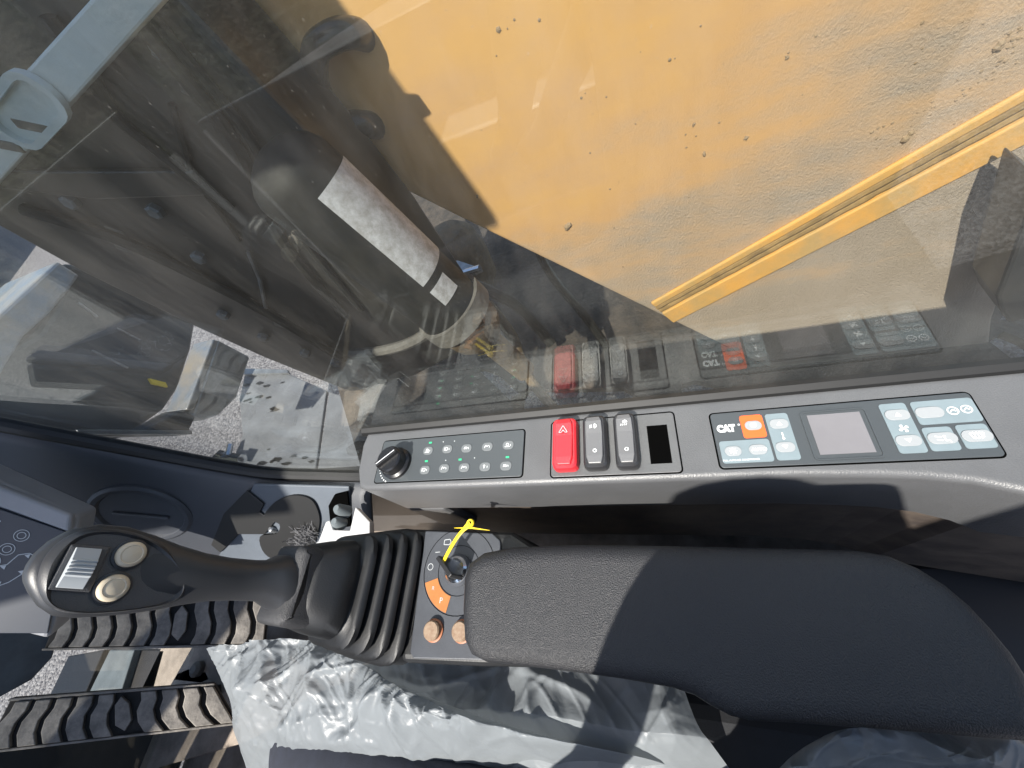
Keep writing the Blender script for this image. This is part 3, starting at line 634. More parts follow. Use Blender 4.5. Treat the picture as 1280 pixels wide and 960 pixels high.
u, v = hpill(1176, 549, .0165, .0088); mi = MB(); mi.fring(FT, u + .001, v + .001, .0001, .0009, zc, 8).fline(FT, [(u + .001, v), (u + .0008, v - .0022), (u + .0032, v - .0022), (u + .0034, v - .0036)], .0008, zc).fline(FT, [(u - .0042, v + .0014), (u - .0008, v + .0006)], .0006, zc).fline(FT, [(u - .0036, v - .0012), (u - .0006, v - .0018)], .0006, zc); mi.build('icon', 'ink_white', hp, fix=False)
u, v = hpill(1219, 546, .0165, .0088); mi = MB(); mi.fline(FT, [(u - .0038, v + .0018), (u + .0038, v + .0018), (u + .0028, v - .0018), (u - .0028, v - .0018), (u - .0038, v + .0018)], .0006, zc)
for k in (-1, 0, 1): mi.fline(FT, [(u + k * .0018, v - .0026), (u + k * .0018 + .0004, v), (u + k * .0018, v + .0028)], .0005, zc)
mi.build('icon', 'ink_white', hp, fix=False)
for (px, py) in ((1189, 515), (1206, 513)):
    u, v = pz(px, py); mi = MB(); mi.fring(FT, u, v, .0026, .0033, .0022, 18); mi.fline(FT, [(u - .0016, v - .0008), (u, v + .001), (u + .0018, v - .0004)], .0007, .0022); mi.build('icon', 'ink_white', hp, fix=False)
u, v = pz(1128, 537); mi = MB()
for k in range(4):
    t = R(25 + 90 * k); mi.fpoly(FT, [(u, v), (u + .0030 * math.cos(t - .35), v + .0030 * math.sin(t - .35)), (u + .0034 * math.cos(t + .1), v + .0034 * math.sin(t + .1)), (u + .0026 * math.cos(t + .5), v + .0026 * math.sin(t + .5))], .0022 + .00005 * k)
mi.build('icon', 'ink_white', hp, fix=False)
u, v = pz(978, 546); mi = MB(); mi.fring(FT, u, v - .0022, .0001, .0010, .0022, 10).fline(FT, [(u, v - .002), (u, v + .003)], .0009, .0022); mi.build('icon', 'ink_white', hp, fix=False)
u, v = pz(897, 541); text('lettering', 'CAT', FT, u, v, .0085, 'ink_white', hp, .0015, .0006, .82)
mi = MB(); uu, vv = u + .0076, v; tri(mi, uu, vv + .0016, .0019, 1, .0017); mi.build('logo_triangle', 'ink_white', hp, fix=False)
mi = MB(); mi.fring(FT, u + .0172, v + .0055, .0006, .0009, .0016, 10); mi.build('logo_mark', 'ink_white', hp, fix=False)
u, v = pz(904, 578); text('lettering', 'FULL AUTO AIR CONDITIONER', FT, u, v, .0022, 'ink_white', hp, .0021, 0, .85)
# screen
P = quad_uv([(1002, 516), (1082, 510), (1104, 572), (1014, 578)])
a0 = (P[0][0] + P[3][0]) / 2; a1 = (P[1][0] + P[2][0]) / 2; b1 = (P[0][1] + P[1][1]) / 2; b0 = (P[2][1] + P[3][1]) / 2
Q = rrect(a0, a1, b0, b1, .003, 3); Q2 = rrect(a0 + .0012, a1 - .0012, b0 + .0012, b1 - .0012, .0024, 3)
MB().loft([[FT(x, y, .0006) for x, y in Q], [FT(x, y, .0021) for x, y in Q], [FT(x, y, .0021) for x, y in Q2], [FT(x, y, .0014) for x, y in Q2]], False, True).build('screen_bezel', 'panel', hp)
MB().box(FT, a0 + .0045, a1 - .0045, b0 + .0045, b1 - .0035, .0012, .0019).build('screen', 'lcd', hp)

# ================================================================== ARMREST
AZ_ = -.355
arm = thing('armrest', onz(800, 780, -.45), 'long padded black armrest behind the joystick', 'armrest')
ol = [(577, 762), (579, 722), (586, 703), (604, 690), (640, 683), (720, 680), (820, 681), (920, 683), (1010, 685), (1075, 687), (1112, 693), (1150, 709), (1185, 731), (1215, 756), (1243, 786), (1268, 816), (1290, 850), (1306, 895), (1300, 930), (1200, 922), (1080, 912), (985, 905), (940, 903), (915, 897), (890, 884), (868, 870), (840, 861), (780, 850), (700, 839), (640, 832), (605, 828), (588, 819), (579, 800)]
pts2 = [(p.x, p.y) for p in (onz(x, y, AZ_ - .006) for x, y in ol)]
rad2 = .016
rings = [ring3(inset(pts2, .010), AZ_ - .052), ring3(inset(pts2, .002), AZ_ - .046), ring3(pts2, AZ_ - .036)] + [ring3(inset(pts2, rad2 * (1 - math.cos(R(t)))), AZ_ - .012 + .012 * math.sin(R(t))) for t in (0, 18, 36, 54, 72, 90)]
MB().loft(rings).build('pad', 'armrest', arm, smooth=True, angle=50)
MB().box(F0, -.02, .03, -.12, .12, -.62, AZ_ - .053).build('support', 'black', arm, bevel=.004)
MB().prism([Vector((p[0], p[1], AZ_ - .054)) for p in inset(pts2, .016)], (0, 0, -.018)).build('base_tray', 'black', arm)

# ================================================================== KEY PANEL POD
KZ = -.425
pod = thing('switch_pod', onz(560, 750, -.6), 'dark switch pod with key switch and two round buttons between joystick and armrest', 'switch pod')
def kz(px, py, h=0): return onz(px, py, KZ + h)
pc = [(505, 660), (640, 664), (680, 690), (690, 835), (600, 834), (498, 829)]
MB().prism([kz(*p) for p in pc], (0, 0, -.16)).build('housing', 'rubber', pod, bevel=.008, seg=3)
pp = [(533, 664), (616, 667), (626, 676), (640, 826), (518, 823), (514, 815)]
plate = MB().prism([kz(*p, .0005) for p in pp], (0, 0, .0025)).build('face_plate', 'key_plate', pod, bevel=.0012)
FK = Frame((0, 0, KZ), (0, -1, 0), (1, 0, 0)); zt = .0034
def kuv(px, py): p = onz(px, py, KZ); return (-p.y, p.x)
su, sv = kuv(575, 713)
r1 = math.hypot(kuv(532, 716)[0] - su, kuv(532, 716)[1] - sv)
mi = MB(); mi.fring(FK, su, sv, r1 - .0004, r1 + .0002, zt, 44).fring(FK, su, sv, r1 * .58 - .0003, r1 * .58 + .0002, zt, 36); mi.build('dial_ring', 'void', plate, fix=False)
mi = MB(); mi.fring(FK, su, sv, r1 * .60, r1 * .97, zt + .0001, 14, R(200), R(258)); mi.build('decal', 'decal_orange', plate, fix=False)
for (an, s, sz) in ((214, 'R', .0055), (242, 'P', .008)):
    t = R(an); text('lettering', s, FK, su + r1 * .78 * math.cos(t) - sz * .3, sv + r1 * .78 * math.sin(t) - sz * .35, sz, 'sticker', plate, zt + .0004)
u, v = kuv(540, 709); mi = MB(); mi.fring(FK, u, v, .0030, .0036, zt, 18); mi.build('icon', 'ink_dim', plate, fix=False)
u, v = kuv(561, 678); mi = MB(); mi.fline(FK, [(u - .004, v - .003), (u - .004, v + .002), (u + .003, v + .003), (u + .005, v), (u + .003, v - .003), (u - .004, v - .003)], .0007, zt); mi.build('icon', 'ink_dim', plate, fix=False)
u, v = kuv(548, 691); mi = MB(); mi.fline(FK, [(u - .002, v), (u + .004, v + .0005)], .0006, zt); mi.build('icon', 'ink_dim', plate, fix=False)
fl = Frame(FK(su, sv, .0025), (0, -1, 0), (1, 0, 0))
MB().lathe(fl, [(.0165, 0), (.0165, .004), (.014, .0065), (.0135, .0065)], 32, False).build('lock_bezel', 'key_plate', pod, smooth=True)
MB().lathe(fl, [(.0135, .002), (.0135, .0085), (.011, .011), (.004, .011)], 32, False).build('lock_barrel', 'chrome', pod, smooth=True)
for (px, py) in ((545, 788), (580, 789)):
    u, v = kuv(px, py); fb = Frame(FK(u, v, .002), (0, -1, 0), (1, 0, 0))
    MB().lathe(fb, [(.0108, 0), (.0108, .003), (.0095, .0035)], 24).build('button_bezel', 'knob_rust', pod, smooth=True)
    MB().lathe(fb, [(.0092, .002), (.0092, .008), (.008, .0095), (.001, .0098)], 24).build('button_cap', 'knob_amber', pod, smooth=True)
key = thing('ignition_key', FK(su, sv, .01), 'black headed ignition key turned in the chrome lock', 'key')
fy = Frame(FK(su, sv, .011), FK.u * math.cos(R(-42)) + FK.v * math.sin(R(-42)), FK.v * math.cos(R(-42)) - FK.u * math.sin(R(-42)))
MB().box(fy, -.014, .013, -.0028, .0028, 0, .026, .0004).build('key_head', 'black', key, bevel=.0012)
MB().box(fy, -.004, .004, -.0011, .0011, -.006, .001).build('key_blade', 'steel', key)
zt_ = thing('zip_tie', FK(su, sv, .038), 'yellow plastic cable tie looped through the ignition key', 'cable tie')
a1_ = onz(552, 707, KZ + .030); b1_ = onz(588, 654, KZ + .048)
pth = smooth_path([a1_, a1_.lerp(b1_, .35) + Vector((.001, 0, .004)), a1_.lerp(b1_, .7) + Vector((.001, 0, .005)), b1_], 5)
def ribbon(path, w, t):
    mb = MB(); rings = []
    for k, p in enumerate(path):
        tg = (path[min(k + 1, len(path) - 1)] - path[max(k - 1, 0)]).normalized(); n = Vector((0, 0, 1)); n = (n - tg * n.dot(tg)).normalized(); s = tg.cross(n)
        ww = w[k] if isinstance(w, list) else w
        rings.append([p - s * ww - n * t, p + s * ww - n * t, p + s * ww + n * t, p - s * ww + n * t])
    return mb.loft(rings)
wl_ = [.0019] * (len(pth) - 4) + [.0021, .0028, .0032, .0024]
ribbon(pth, wl_, .0008).build('strap', 'yellow', zt_, bevel=.0004)
ribbon([onz(568, 660, KZ + .045), onz(590, 660, KZ + .048), onz(612, 663, KZ + .044)], [.0002, .0008, .0002], .0004).build('tail', 'yellow', zt_)

fh = Frame(b1_, (1, 0, 0), (0, 1, 0))
MB().lathe(fh, [(.0022, -.001), (.0040, -.0014), (.0044, .0006), (.0036, .0018), (.0020, .0016)], 16, False, False).build('tie_eye', 'yellow', zt_, smooth=True)
# ================================================================== JOYSTICK
js = thing('joystick', (.005, .335, -.46), 'black joystick with silver thumb switch and two beige buttons on a ribbed boot', 'joystick')
# bellows: rounded square rings shrinking upwards
Bc = Vector((.008, .336, -.447)); Nk = Vector((.008, .374, -.352)); axj = (Nk - Bc)
fu = Vector((1, 0, 0)); an_ = axj.normalized(); fv = an_.cross(fu)
def sq(c, r, n=36, e=3.2):
    out = []
    for k in range(n):
        t = 2 * math.pi * k / n; ct, st = math.cos(t), math.sin(t); q = (abs(ct) ** e + abs(st) ** e) ** (-1 / e); out.append(c + fu * ct * q * r + fv * st * q * r)
    return out
rings = []
for k, (t0, R0) in enumerate(((0, .070), (.155, .0655), (.31, .061), (.465, .0565))):
    e = 6 - k * .4
    for dt, dr in ((0, -.010), (.015, -.004), (.03, -.0005), (.085, 0), (.115, -.004), (.13, -.0105)):
        rings.append(sq(Bc + axj * (t0 + dt), R0 + dr, 48, e))
for t, r, e in ((.62, .046, 4), (.65, .0485, 4), (.8, .0455, 3.4), (.98, .040, 2.8), (1.03, .037, 2.6), (1.05, .030, 2.4), (1.15, .028, 2.2)): rings.append(sq(Bc + axj * t, r, 48, e))
MB().loft(rings).build('boot', 'rubber', js, smooth=True, angle=60)
MB().loft([sq(Bc - axj * .18, .071, 36, 4), sq(Bc - axj * .02, .070, 36, 4), sq(Bc + axj * .01, .062, 36, 4)]).build('boot_base', 'rubber', js, smooth=True, angle=40)
# handle
pn = Vector((0, -.975, .22)).normalized(); p0 = Vector((.006, .385, -.26))
FJ = Frame(p0, (1, 0, 0), pn.cross(Vector((1, 0, 0)))); FJ.n = pn
if FJ.v.z < 0: FJ.v.negate()
def juv(px, py): q = onp(px, py, p0, pn); return FJ.inv(q)
st = [((398, 697), (398, 770), .022, 2.2), ((378, 694), (372, 775), .026, 2.4), ((352, 694), (352, 772), .027, 2.6), ((338, 700), (340, 764), .024, 2.6), ((322, 700), (322, 752), .019, 2.4), ((290, 697), (290, 751), .018, 2.3), ((258, 691), (258, 752), .0175, 2.3), ((225, 681), (225, 757), .0165, 2.4), ((195, 669), (195, 763), .015, 2.6), ((160, 658), (160, 768), .0135, 2.8), ((125, 655), (125, 771), .0125, 3), ((90, 661), (92, 773), .0125, 3), ((62, 676), (66, 770), .0125, 2.8), ((44, 692), (48, 758), .0115, 2.6), ((35, 705), (37, 742), .009, 2.4), ((30, 716), (31, 730), .004, 2.2)]
rings = []
for (pa, pb, th, e) in st:
    ua, va = juv(*pa); ub, vb = juv(*pb); cu_, cv = (ua + ub) / 2, (va + vb) / 2; hu, hv = (ua - ub) / 2, (va - vb) / 2; out = []
    for k in range(28):
        t = 2 * math.pi * k / 28; ct, sn = math.cos(t), math.sin(t); q = (abs(ct) ** e + abs(sn) ** e) ** (-1 / e)
        out.append(FJ(cu_ + hu * ct * q, cv + hv * ct * q, th * sn * q - .004))
    rings.append(out)
MB().loft(rings).build('handle', 'joystick', js, smooth=True, angle=60)
# flange cuff at the foot of the grip
cu = [(334, 772), (341, 782), (362, 784), (378, 779), (396, 762), (405, 735), (402, 705), (392, 688), (374, 682), (362, 688), (356, 712), (350, 738)]
def loop2(P, n=4):
    P = [Vector((p[0], p[1])) for p in P]; m = len(P); out = []
    for i in range(m):
        a, b, c, d = P[i - 1], P[i], P[(i + 1) % m], P[(i + 2) % m]
        for k in range(n): t = k / n; out.append(tuple(.5 * ((2 * b) + (c - a) * t + (2 * a - 5 * b + 4 * c - d) * t * t + (3 * b - a - 3 * c + d) * t ** 3)))
    return out
P3 = loop2([juv(*p) for p in cu])
def ins2(P, d): return inset(P, d)
MB().loft([[FJ(a, b, -.026) for a, b in ins2(P3, .004)], [FJ(a, b, -.020) for a, b in P3], [FJ(a, b, .018) for a, b in P3], [FJ(a, b, .024) for a, b in ins2(P3, .004)], [FJ(a, b, .026) for a, b in ins2(P3, .010)]]).build('cuff', 'joy_rough', js, smooth=True, angle=60)
# head face with raised rim
fo = [(225, 716), (208, 690), (180, 672), (150, 663), (118, 661), (90, 667), (66, 682), (50, 702), (44, 724), (48, 744), (62, 759), (92, 766), (130, 765), (170, 761), (205, 755), (228, 740)]
fi = [(214, 716), (198, 694), (175, 679), (148, 671), (120, 669), (96, 676), (80, 692), (68, 712), (62, 736), (62, 752), (78, 761), (106, 763), (136, 762), (170, 758), (200, 751), (215, 738)]
O3 = loop2([juv(*p) for p in fo]); I3 = loop2([juv(*p) for p in fi])
zf = .0085
MB().loft([[FJ(a, b, .000) for a, b in O3], [FJ(a, b, zf) for a, b in O3], [FJ(a * .5 + c * .5, b * .5 + d * .5, zf + .0035) for (a, b), (c, d) in zip(O3, I3)], [FJ(a, b, zf + .001) for a, b in I3]], False, False).build('head_rim', 'joystick', js, smooth=True, angle=60)
MB().prism([FJ(a, b, .002) for a, b in ins2(I3, -.0015)], pn * (zf - .002 + .0014)).build('head_face', 'joy_face', js, bevel=.001)
zz = zf + .0014
sw = [(86, 684), (127, 687), (104, 736), (60, 733)]
S3 = [juv(*p) for p in sw]
MB().loft([[FJ(a, b, zz - .001) for a, b in ins2(S3, -.0018)], [FJ(a, b, zz + .0022) for a, b in ins2(S3, -.0018)], [FJ(a, b, zz + .0026) for a, b in ins2(S3, .0004)]]).build('switch_frame', 'joy_face', js, bevel=.0008)
# saddle shaped silver thumb switch with ribs
ca = [Vector(p) for p in S3]
m = MB(); nn = 22
for k in range(nn + 1):
    t = k / nn; pL = ca[0].lerp(ca[3], t); pR = ca[1].lerp(ca[2], t); hgt = .0046 + .0042 * math.cos((t - .5) * math.pi)
    if .28 < t < .74: hgt += .0013 * (k % 2)
    q = .10
    a_, b_ = pL.lerp(pR, q * .8), pL.lerp(pR, 1 - q * 1.6)
    m.v += [FJ(a_.x, a_.y, zz + .002), FJ(a_.x, a_.y, zz + hgt), FJ(b_.x, b_.y, zz + hgt), FJ(b_.x, b_.y, zz + .002)]
for k in range(nn):
    for j in range(3): i = 4 * k + j; m.face([i, i + 1, i + 5, i + 4])
m.face([0, 3, 2, 1]); i = 4 * nn; m.face([i, i + 1, i + 2, i + 3])
m.build('thumb_switch', 'switch_silver', js, bevel=.0004)
for (px, py) in ((157, 693), (135, 734)):
    a_, b_ = juv(px, py); fb = Frame(FJ(a_, b_, zz), FJ.u, FJ.v); fb.n = pn
    r = .0090
    MB().lathe(fb, [(r * 1.2, -.001), (r * 1.2, .0016), (r * 1.06, .0022), (r * 1.02, .0022)], 28, False, False).build('button_ring', 'joystick', js, smooth=True)
    MB().lathe(fb, [(r, .0), (r, .0036), (r * .9, .005), (r * .72, .0056), (r * .66, .0052), (r * .5, .0056), (r * .02, .0060)], 32).build('thumb_button', 'btn_beige', js, smooth=True, angle=50)

# ================================================================== FRONT SIDE TRIM
trim = thing('side_trim', onz(260, 650, -.6), 'dark moulded trim panel with round air vent below the window corner', 'trim panel')
outer = [onx(*p, GX - .010) for p in [(-60, 524), (0, 536), (120, 558), (220, 577), (290, 590), (340, 597), (400, 599), (470, 600)]]
inner = [onz(*p) for p in [(-60, 700, -.40), (0, 705, -.43), (110, 715, -.50), (200, 725, -.57), (265, 730, -.62), (310, 730, -.64), (370, 730, -.65), (470, 730, -.65)]]
mid = [o.lerp(i, .13) + Vector((-.004, 0, .012)) for o, i in zip(outer, inner)]
def spl(c, n=4): return smooth_path(c, n)
so_, sm_, si_ = spl(outer), spl(mid), spl(inner)
m = MB(); K = len(so_)
m.grid(lambda u, v: (lambda k: (so_[k].lerp(sm_[k], v / .25) if v <= .25 else sm_[k].lerp(si_[k], (v - .25) / .75)))(min(K - 1, int(round(u * (K - 1))))), K - 1, 8)
o = m.build('panel', 'trim', trim, smooth=True, angle=60)
sol = o.modifiers.new('solid', 'SOLIDIFY'); sol.thickness = .006; sol.offset = 0
def trim_at(px, py):        # point and normal on the ruled panel
    best = None; d = ray(px, py)
    for k in range(K - 1):
        for (A_, B_, C_) in ((sm_[k], si_[k], si_[k + 1]), (sm_[k], si_[k + 1], sm_[k + 1])):
            n = (B_ - A_).cross(C_ - A_)
            if n.length < 1e-12: continue
            n.normalize(); q = d * (A_.dot(n) / d.dot(n)) if abs(d.dot(n)) > 1e-9 else None
            if q is None or q.dot(d) < 0: continue
            v0, v1, v2 = C_ - A_, B_ - A_, q - A_; d00, d01, d02, d11, d12 = v0.dot(v0), v0.dot(v1), v0.dot(v2), v1.dot(v1), v1.dot(v2); dn = d00 * d11 - d01 * d01
            if abs(dn) < 1e-18: continue
            a_ = (d11 * d02 - d01 * d12) / dn; b_ = (d00 * d12 - d01 * d02) / dn
            if a_ > -.02 and b_ > -.02 and a_ + b_ < 1.04:
                if n.dot(-d) < 0: n = -n
                if best is None or q.length < best[0].length: best = (q, n)
    if best is None:            # beyond the panel's rim: carry on in the plane of its rear bay
        A_, B_, C_ = sm_[K - 8], si_[K - 8], sm_[K - 3]; n = (B_ - A_).cross(C_ - A_).normalized()
        if n.dot(-d) < 0: n = -n
        best = (d * (A_.dot(n) / d.dot(n)), n)
    return best
vp, vn = trim_at(180, 640)
fvn = Frame(vp + vn * .004, vn.orthogonal(), vn.cross(vn.orthogonal())); fvn.n = vn
rv = .075
MB().lathe(fvn, [(rv, -.004), (rv, .003), (rv * .93, .006), (rv * .84, .005), (rv * .80, -.0005)], 48, False, False).build('vent_ring', 'trim', trim, smooth=True)
MB().lathe(fvn, [(rv * .80, .0004), (rv * .4, .001), (.001, .001)], 40, False, False).build('vent_disc', 'trim', trim, smooth=True)
MB().box(fvn, -.04, .04, -.003, .003, .001, .006).build('vent_flap', 'trim', trim, bevel=.002)
# rear bay: pale moulded pocket with recesses
bq, bn = trim_at(345, 650)
def tz(px, py, off): return onp(px, py, bq, bn) + bn * off
bay = thing('storage_bay', tz(360, 640, 0), 'grey moulded storage bay with dark recess and round cup holder beside the joystick', 'cup holder')
def lay(poly, off, th, name, m, par, bev=0, sm=False):
    if sm: poly = loop2(poly)
    pts = [tz(px, py, off) for px, py in poly]; n = bn
    return MB().prism(pts, n * th).build(name, m, par, bevel=bev)
lay([(322, 601), (440, 604), (445, 660), (420, 690), (385, 705), (300, 700), (258, 690), (275, 660), (316, 615)], .005, .005, 'tray', 'trim_light', bay, .002)
lay([(316, 607), (337, 624), (332, 634), (350, 646), (338, 661), (306, 661), (283, 684), (259, 664)], .0115, .003, 'recess', 'seal', bay, .001)
lay([(337, 640), (350, 622), (372, 613), (392, 616), (402, 628), (405, 650), (392, 684), (360, 694), (338, 685), (332, 664), (352, 660), (356, 648)], .0117, .003, 'cup_well', 'seal', bay, 0, True)
lay([(424, 612), (440, 608), (444, 650), (420, 655), (417, 625)], .0115, .004, 'socket', 'void', bay)
p = tz(347, 655, .014); MB().lathe(Frame(p, (1, 0, 0), (0, 1, 0)), [(.006, -.006), (.005, .004), (.003, .006)], 16).build('clip', 'steel', bay, smooth=True)
br = thing('dust_brush', tz(395, 660, .016), 'frayed grey brush tuft beside the white bracket', 'brush')
m = MB()
for k in range(160):
    p = tz(395, 662, .016) + Vector((random.gauss(0, .010), random.gauss(0, .012), random.uniform(0, .012))); d = Vector((random.gauss(0, .4) + .1, random.gauss(0, .5) + .3, random.uniform(.1, .9))).normalized()
    m.tube([p, p + d * .009 + Vector((random.gauss(0, .002),) * 3), p + d * .018 + Vector((random.gauss(0, .004), random.gauss(0, .004), 0))], .0006, 3)
m.build('bristles', 'brush', br)
wb = thing('white_bracket', onz(430, 670, -.5), 'white painted metal bracket behind the joystick boot', 'bracket')
MB().prism([onz(*p, -.475) for p in [(384, 686), (398, 676), (407, 652), (412, 650), (416, 662), (437, 663), (444, 633), (462, 652), (462, 700), (400, 720)]], (0, 0, -.012)).build('plate', 'white_metal', wb, bevel=.002)
for (px, py, l) in ((434, 640, .02), (428, 655, .014)):
    MB().lathe(Frame(onz(px, py, -.49), (1, 0, 0), (0, 1, 0)), [(.010, 0), (.008, l), (.005, l + .005)], 14).build('connector', 'bar_grey', wb, smooth=True)

# ================================================================== MONITOR
mn = Vector((-.45, -.66, .60)).normalized(); mp0 = onz(98, 645, -.30)
def mq(px, py, off=0): return onp(px, py, mp0, mn) + mn * off
mon = thing('display_monitor', mq(20, 720), 'grey framed display monitor with keypad at the left edge', 'monitor')
MB().prism([mq(*p) for p in [(98, 646), (-70, 572), (-110, 760), (60, 800), (80, 740)]], mn * -.045).build('housing', 'monitor', mon, bevel=.006, seg=3)
MB().prism([mq(*p, .0005) for p in [(97, 640), (94, 662), (-80, 598), (-70, 574)]], mn * .012).build('hood', 'monitor', mon, bevel=.004, seg=3)
kpd = MB().prism([mq(*p, .0005) for p in [(86, 664), (62, 790), (-60, 790), (-70, 610)]], mn * .003).build('keypad', 'keypad', mon, bevel=.001)
FM = Frame(mq(30, 668, .0038), mq(60, 690) - mq(0, 640), mq(20, 740) - mq(30, 668)); 
if FM.n.dot(mn) < 0: FM.v.negate(); FM.n = FM.u.cross(FM.v)
def muv(px, py): return FM.inv(mq(px, py))
mi = MB()
s1 = (mq(40, 668) - mq(30, 668)).length / 10
for (px, py) in ((30, 668), (12, 685), (-6, 700)):
    a_, b_ = muv(px, py); mi.fring(FM, a_, b_, s1 * 9.2, s1 * 10.2, .0002, 24).fring(FM, a_, b_, s1 * 5, s1 * 6, .0002, 20)
for line in ([(0, 706), (12, 704), (26, 692), (40, 690), (47, 694), (44, 702)], [(0, 731), (14, 726), (30, 716), (36, 712)], [(-4, 646), (4, 650), (-4, 656)]):
    mi.fline(FM, [muv(*p) for p in line], s1 * 1.3, .0002)
for (px, py) in ((38, 693), (8, 707), (30, 713), (2, 727)):
    a_, b_ = muv(px, py); s = s1 * 4; mi.fpoly(FM, [(a_ - s, b_ - s * .6), (a_ + s, b_ - s * .6), (a_, b_ + s)], .0003)
mi.build('icon', 'ink_dim', mon, fix=False)

# ================================================================== PEDALS
pA = Vector((-.09, 1.03, -.90)); pB = Vector((-.118, 1.32, -.60)); pdn = Vector((0, -.72, .69)).normalized()
def pq(px, py, off=0): return onp(px, py, pA, pdn) + pdn * off
def pedal(corners, label, nst, hexk, flip):
    TL, TR, BR, BL = corners
    ped = thing('travel_pedal', pq(*BR), label, 'pedal', 'rubber faced travel pedals')
    def at(u, v, off): # u along picture right, v down
        x = (TL[0] * (1 - u) + TR[0] * u) * (1 - v) + (BL[0] * (1 - u) + BR[0] * u) * v; y = (TL[1] * (1 - u) + TR[1] * u) * (1 - v) + (BL[1] * (1 - u) + BR[1] * u) * v
        return pq(x, y, off)
    MB().prism([at(0, 0, -.012), at(1, 0, -.012), at(1, 1, -.012), at(0, 1, -.012)], pdn * .012).build('base_plate', 'tread_base', ped, bevel=.003)
    du = 1 / nst
    for k in range(nst):
        u0 = k * du + .12 * du; w = du * .74
        zig = [(.05, .06), (.07, .26), (.5, .52), (.52, .74), (.22, .94)] if not flip else [(.5, .06), (.46, .24), (.05, .46), (.07, .70), (.45, .94)]
        if k == hexk:
            sh = [(u0 + w * a, b) for a, b in ((.1, .3), (.5, .12), (1.0, .28), (1.1, .65), (.7, .86), (.15, .72))]
        else:
            L1 = [(u0 + du * .62 * a, b) for a, b in zig]; sh = L1 + [(a + w, b) for a, b in L1[::-1]]
        sh = [(min(max(a, .01), .99), b) for a, b in sh]
        b0 = [at(a, b, .0) for a, b in sh]; cx = sum((p for p in b0), Vector()) / len(b0)
        hgt = .011 + random.uniform(-.001, .001)
        MB().loft([b0, [cx + (p - cx) * .97 + pdn * hgt for p in b0]]).build('tread_block', 'tread', ped, bevel=.0016)
    for v in (.005, .945):
        MB().prism([at(0, v, .0005), at(1, v, .0005), at(1, v + .05, .0005), at(0, v + .05, .0005)], pdn * .008).build('edge_rib', 'tread', ped, bevel=.001)
    # lever below
    MB().prism([at(.55, .35, -.013), at(.75, .35, -.013), at(.75, .65, -.013), at(.55, .65, -.013)], Vector((0, .12, -.25))).build('lever', 'bar_dark', ped)
    return ped
pedal([(76, 758), (338, 742), (332, 808), (54, 813)], 'muddy rubber pedal with wavy treads directly under the joystick grip', 11, 6, False)
pedal([(14, 872), (268, 853), (298, 905), (-22, 942)], 'muddy rubber pedal with wavy treads nearest the bottom left corner', 10, 5, True)
MB().prism([onz(*p, -1.0) for p in [(203, 806), (345, 800), (420, 870), (300, 930), (190, 962), (120, 1000), (60, 1000), (176, 862)]], (0, 0, -.02)).build('toe_plate', 'floor', cab, bevel=.003)
# pedal brackets and bars on the floor
def bar_(name, poly, z, th, m, label):
    MB().prism([onz(*p, z) for p in poly], (0, 0, -th)).build(name, m, label=label, cat='bar', bevel=.004)
bar_('support_bar', [(137, 812), (168, 812), (140, 900), (92, 905)], -.98, .06, 'bar_grey', 'grey steel bar between the two pedals')
bar_('support_bar', [(172, 812), (206, 812), (182, 900), (145, 905)], -1.0, .05, 'bar_dark', 'dark brown steel bar right of the grey bar between the pedals')
bar_('support_bar', [(85, 820), (130, 812), (88, 910), (40, 915)], -1.0, .05, 'black', 'black steel bar left of the grey bar between the pedals')
cl = thing('pedal_clevis', onz(240, 840, -1.0), 'muddy metal clevis with pin between the pedals', 'clevis')
MB().prism([onz(*p, -1.0) for p in [(214, 852), (222, 840), (236, 834), (258, 838), (264, 850), (250, 856)]], (0, 0, -.03)).build('yoke', 'strap', cl, bevel=.005)
MB().lathe(Frame(onz(250, 836, -1.0), (1, 0, 0), (0, 1, 0)), [(.02, -.02), (.02, .015), (.012, .022)], 12).build('pin', 'strap', cl, smooth=True)
lc = thing('pedal_lug', onz(60, 935, -1.0), 'rusty lug below the lower pedal at the bottom left', 'lug')
MB().prism([onz(*p, -1.0) for p in [(24, 950), (34, 938), (90, 930), (84, 944), (30, 956)]], (0, 0, -.02)).build('lug', 'strap', lc, bevel=.004)
# lower front window
wf = thing('front_window', (-.35, 1.40, -.6), 'lower front window pane beyond the pedals', 'window')
MB().box(Frame((0, 1.40, 0), (1, 0, 0), (0, 0, 1)), -.87, .17, FZ, .5, 0, .005).build('pane', 'glass', wf)

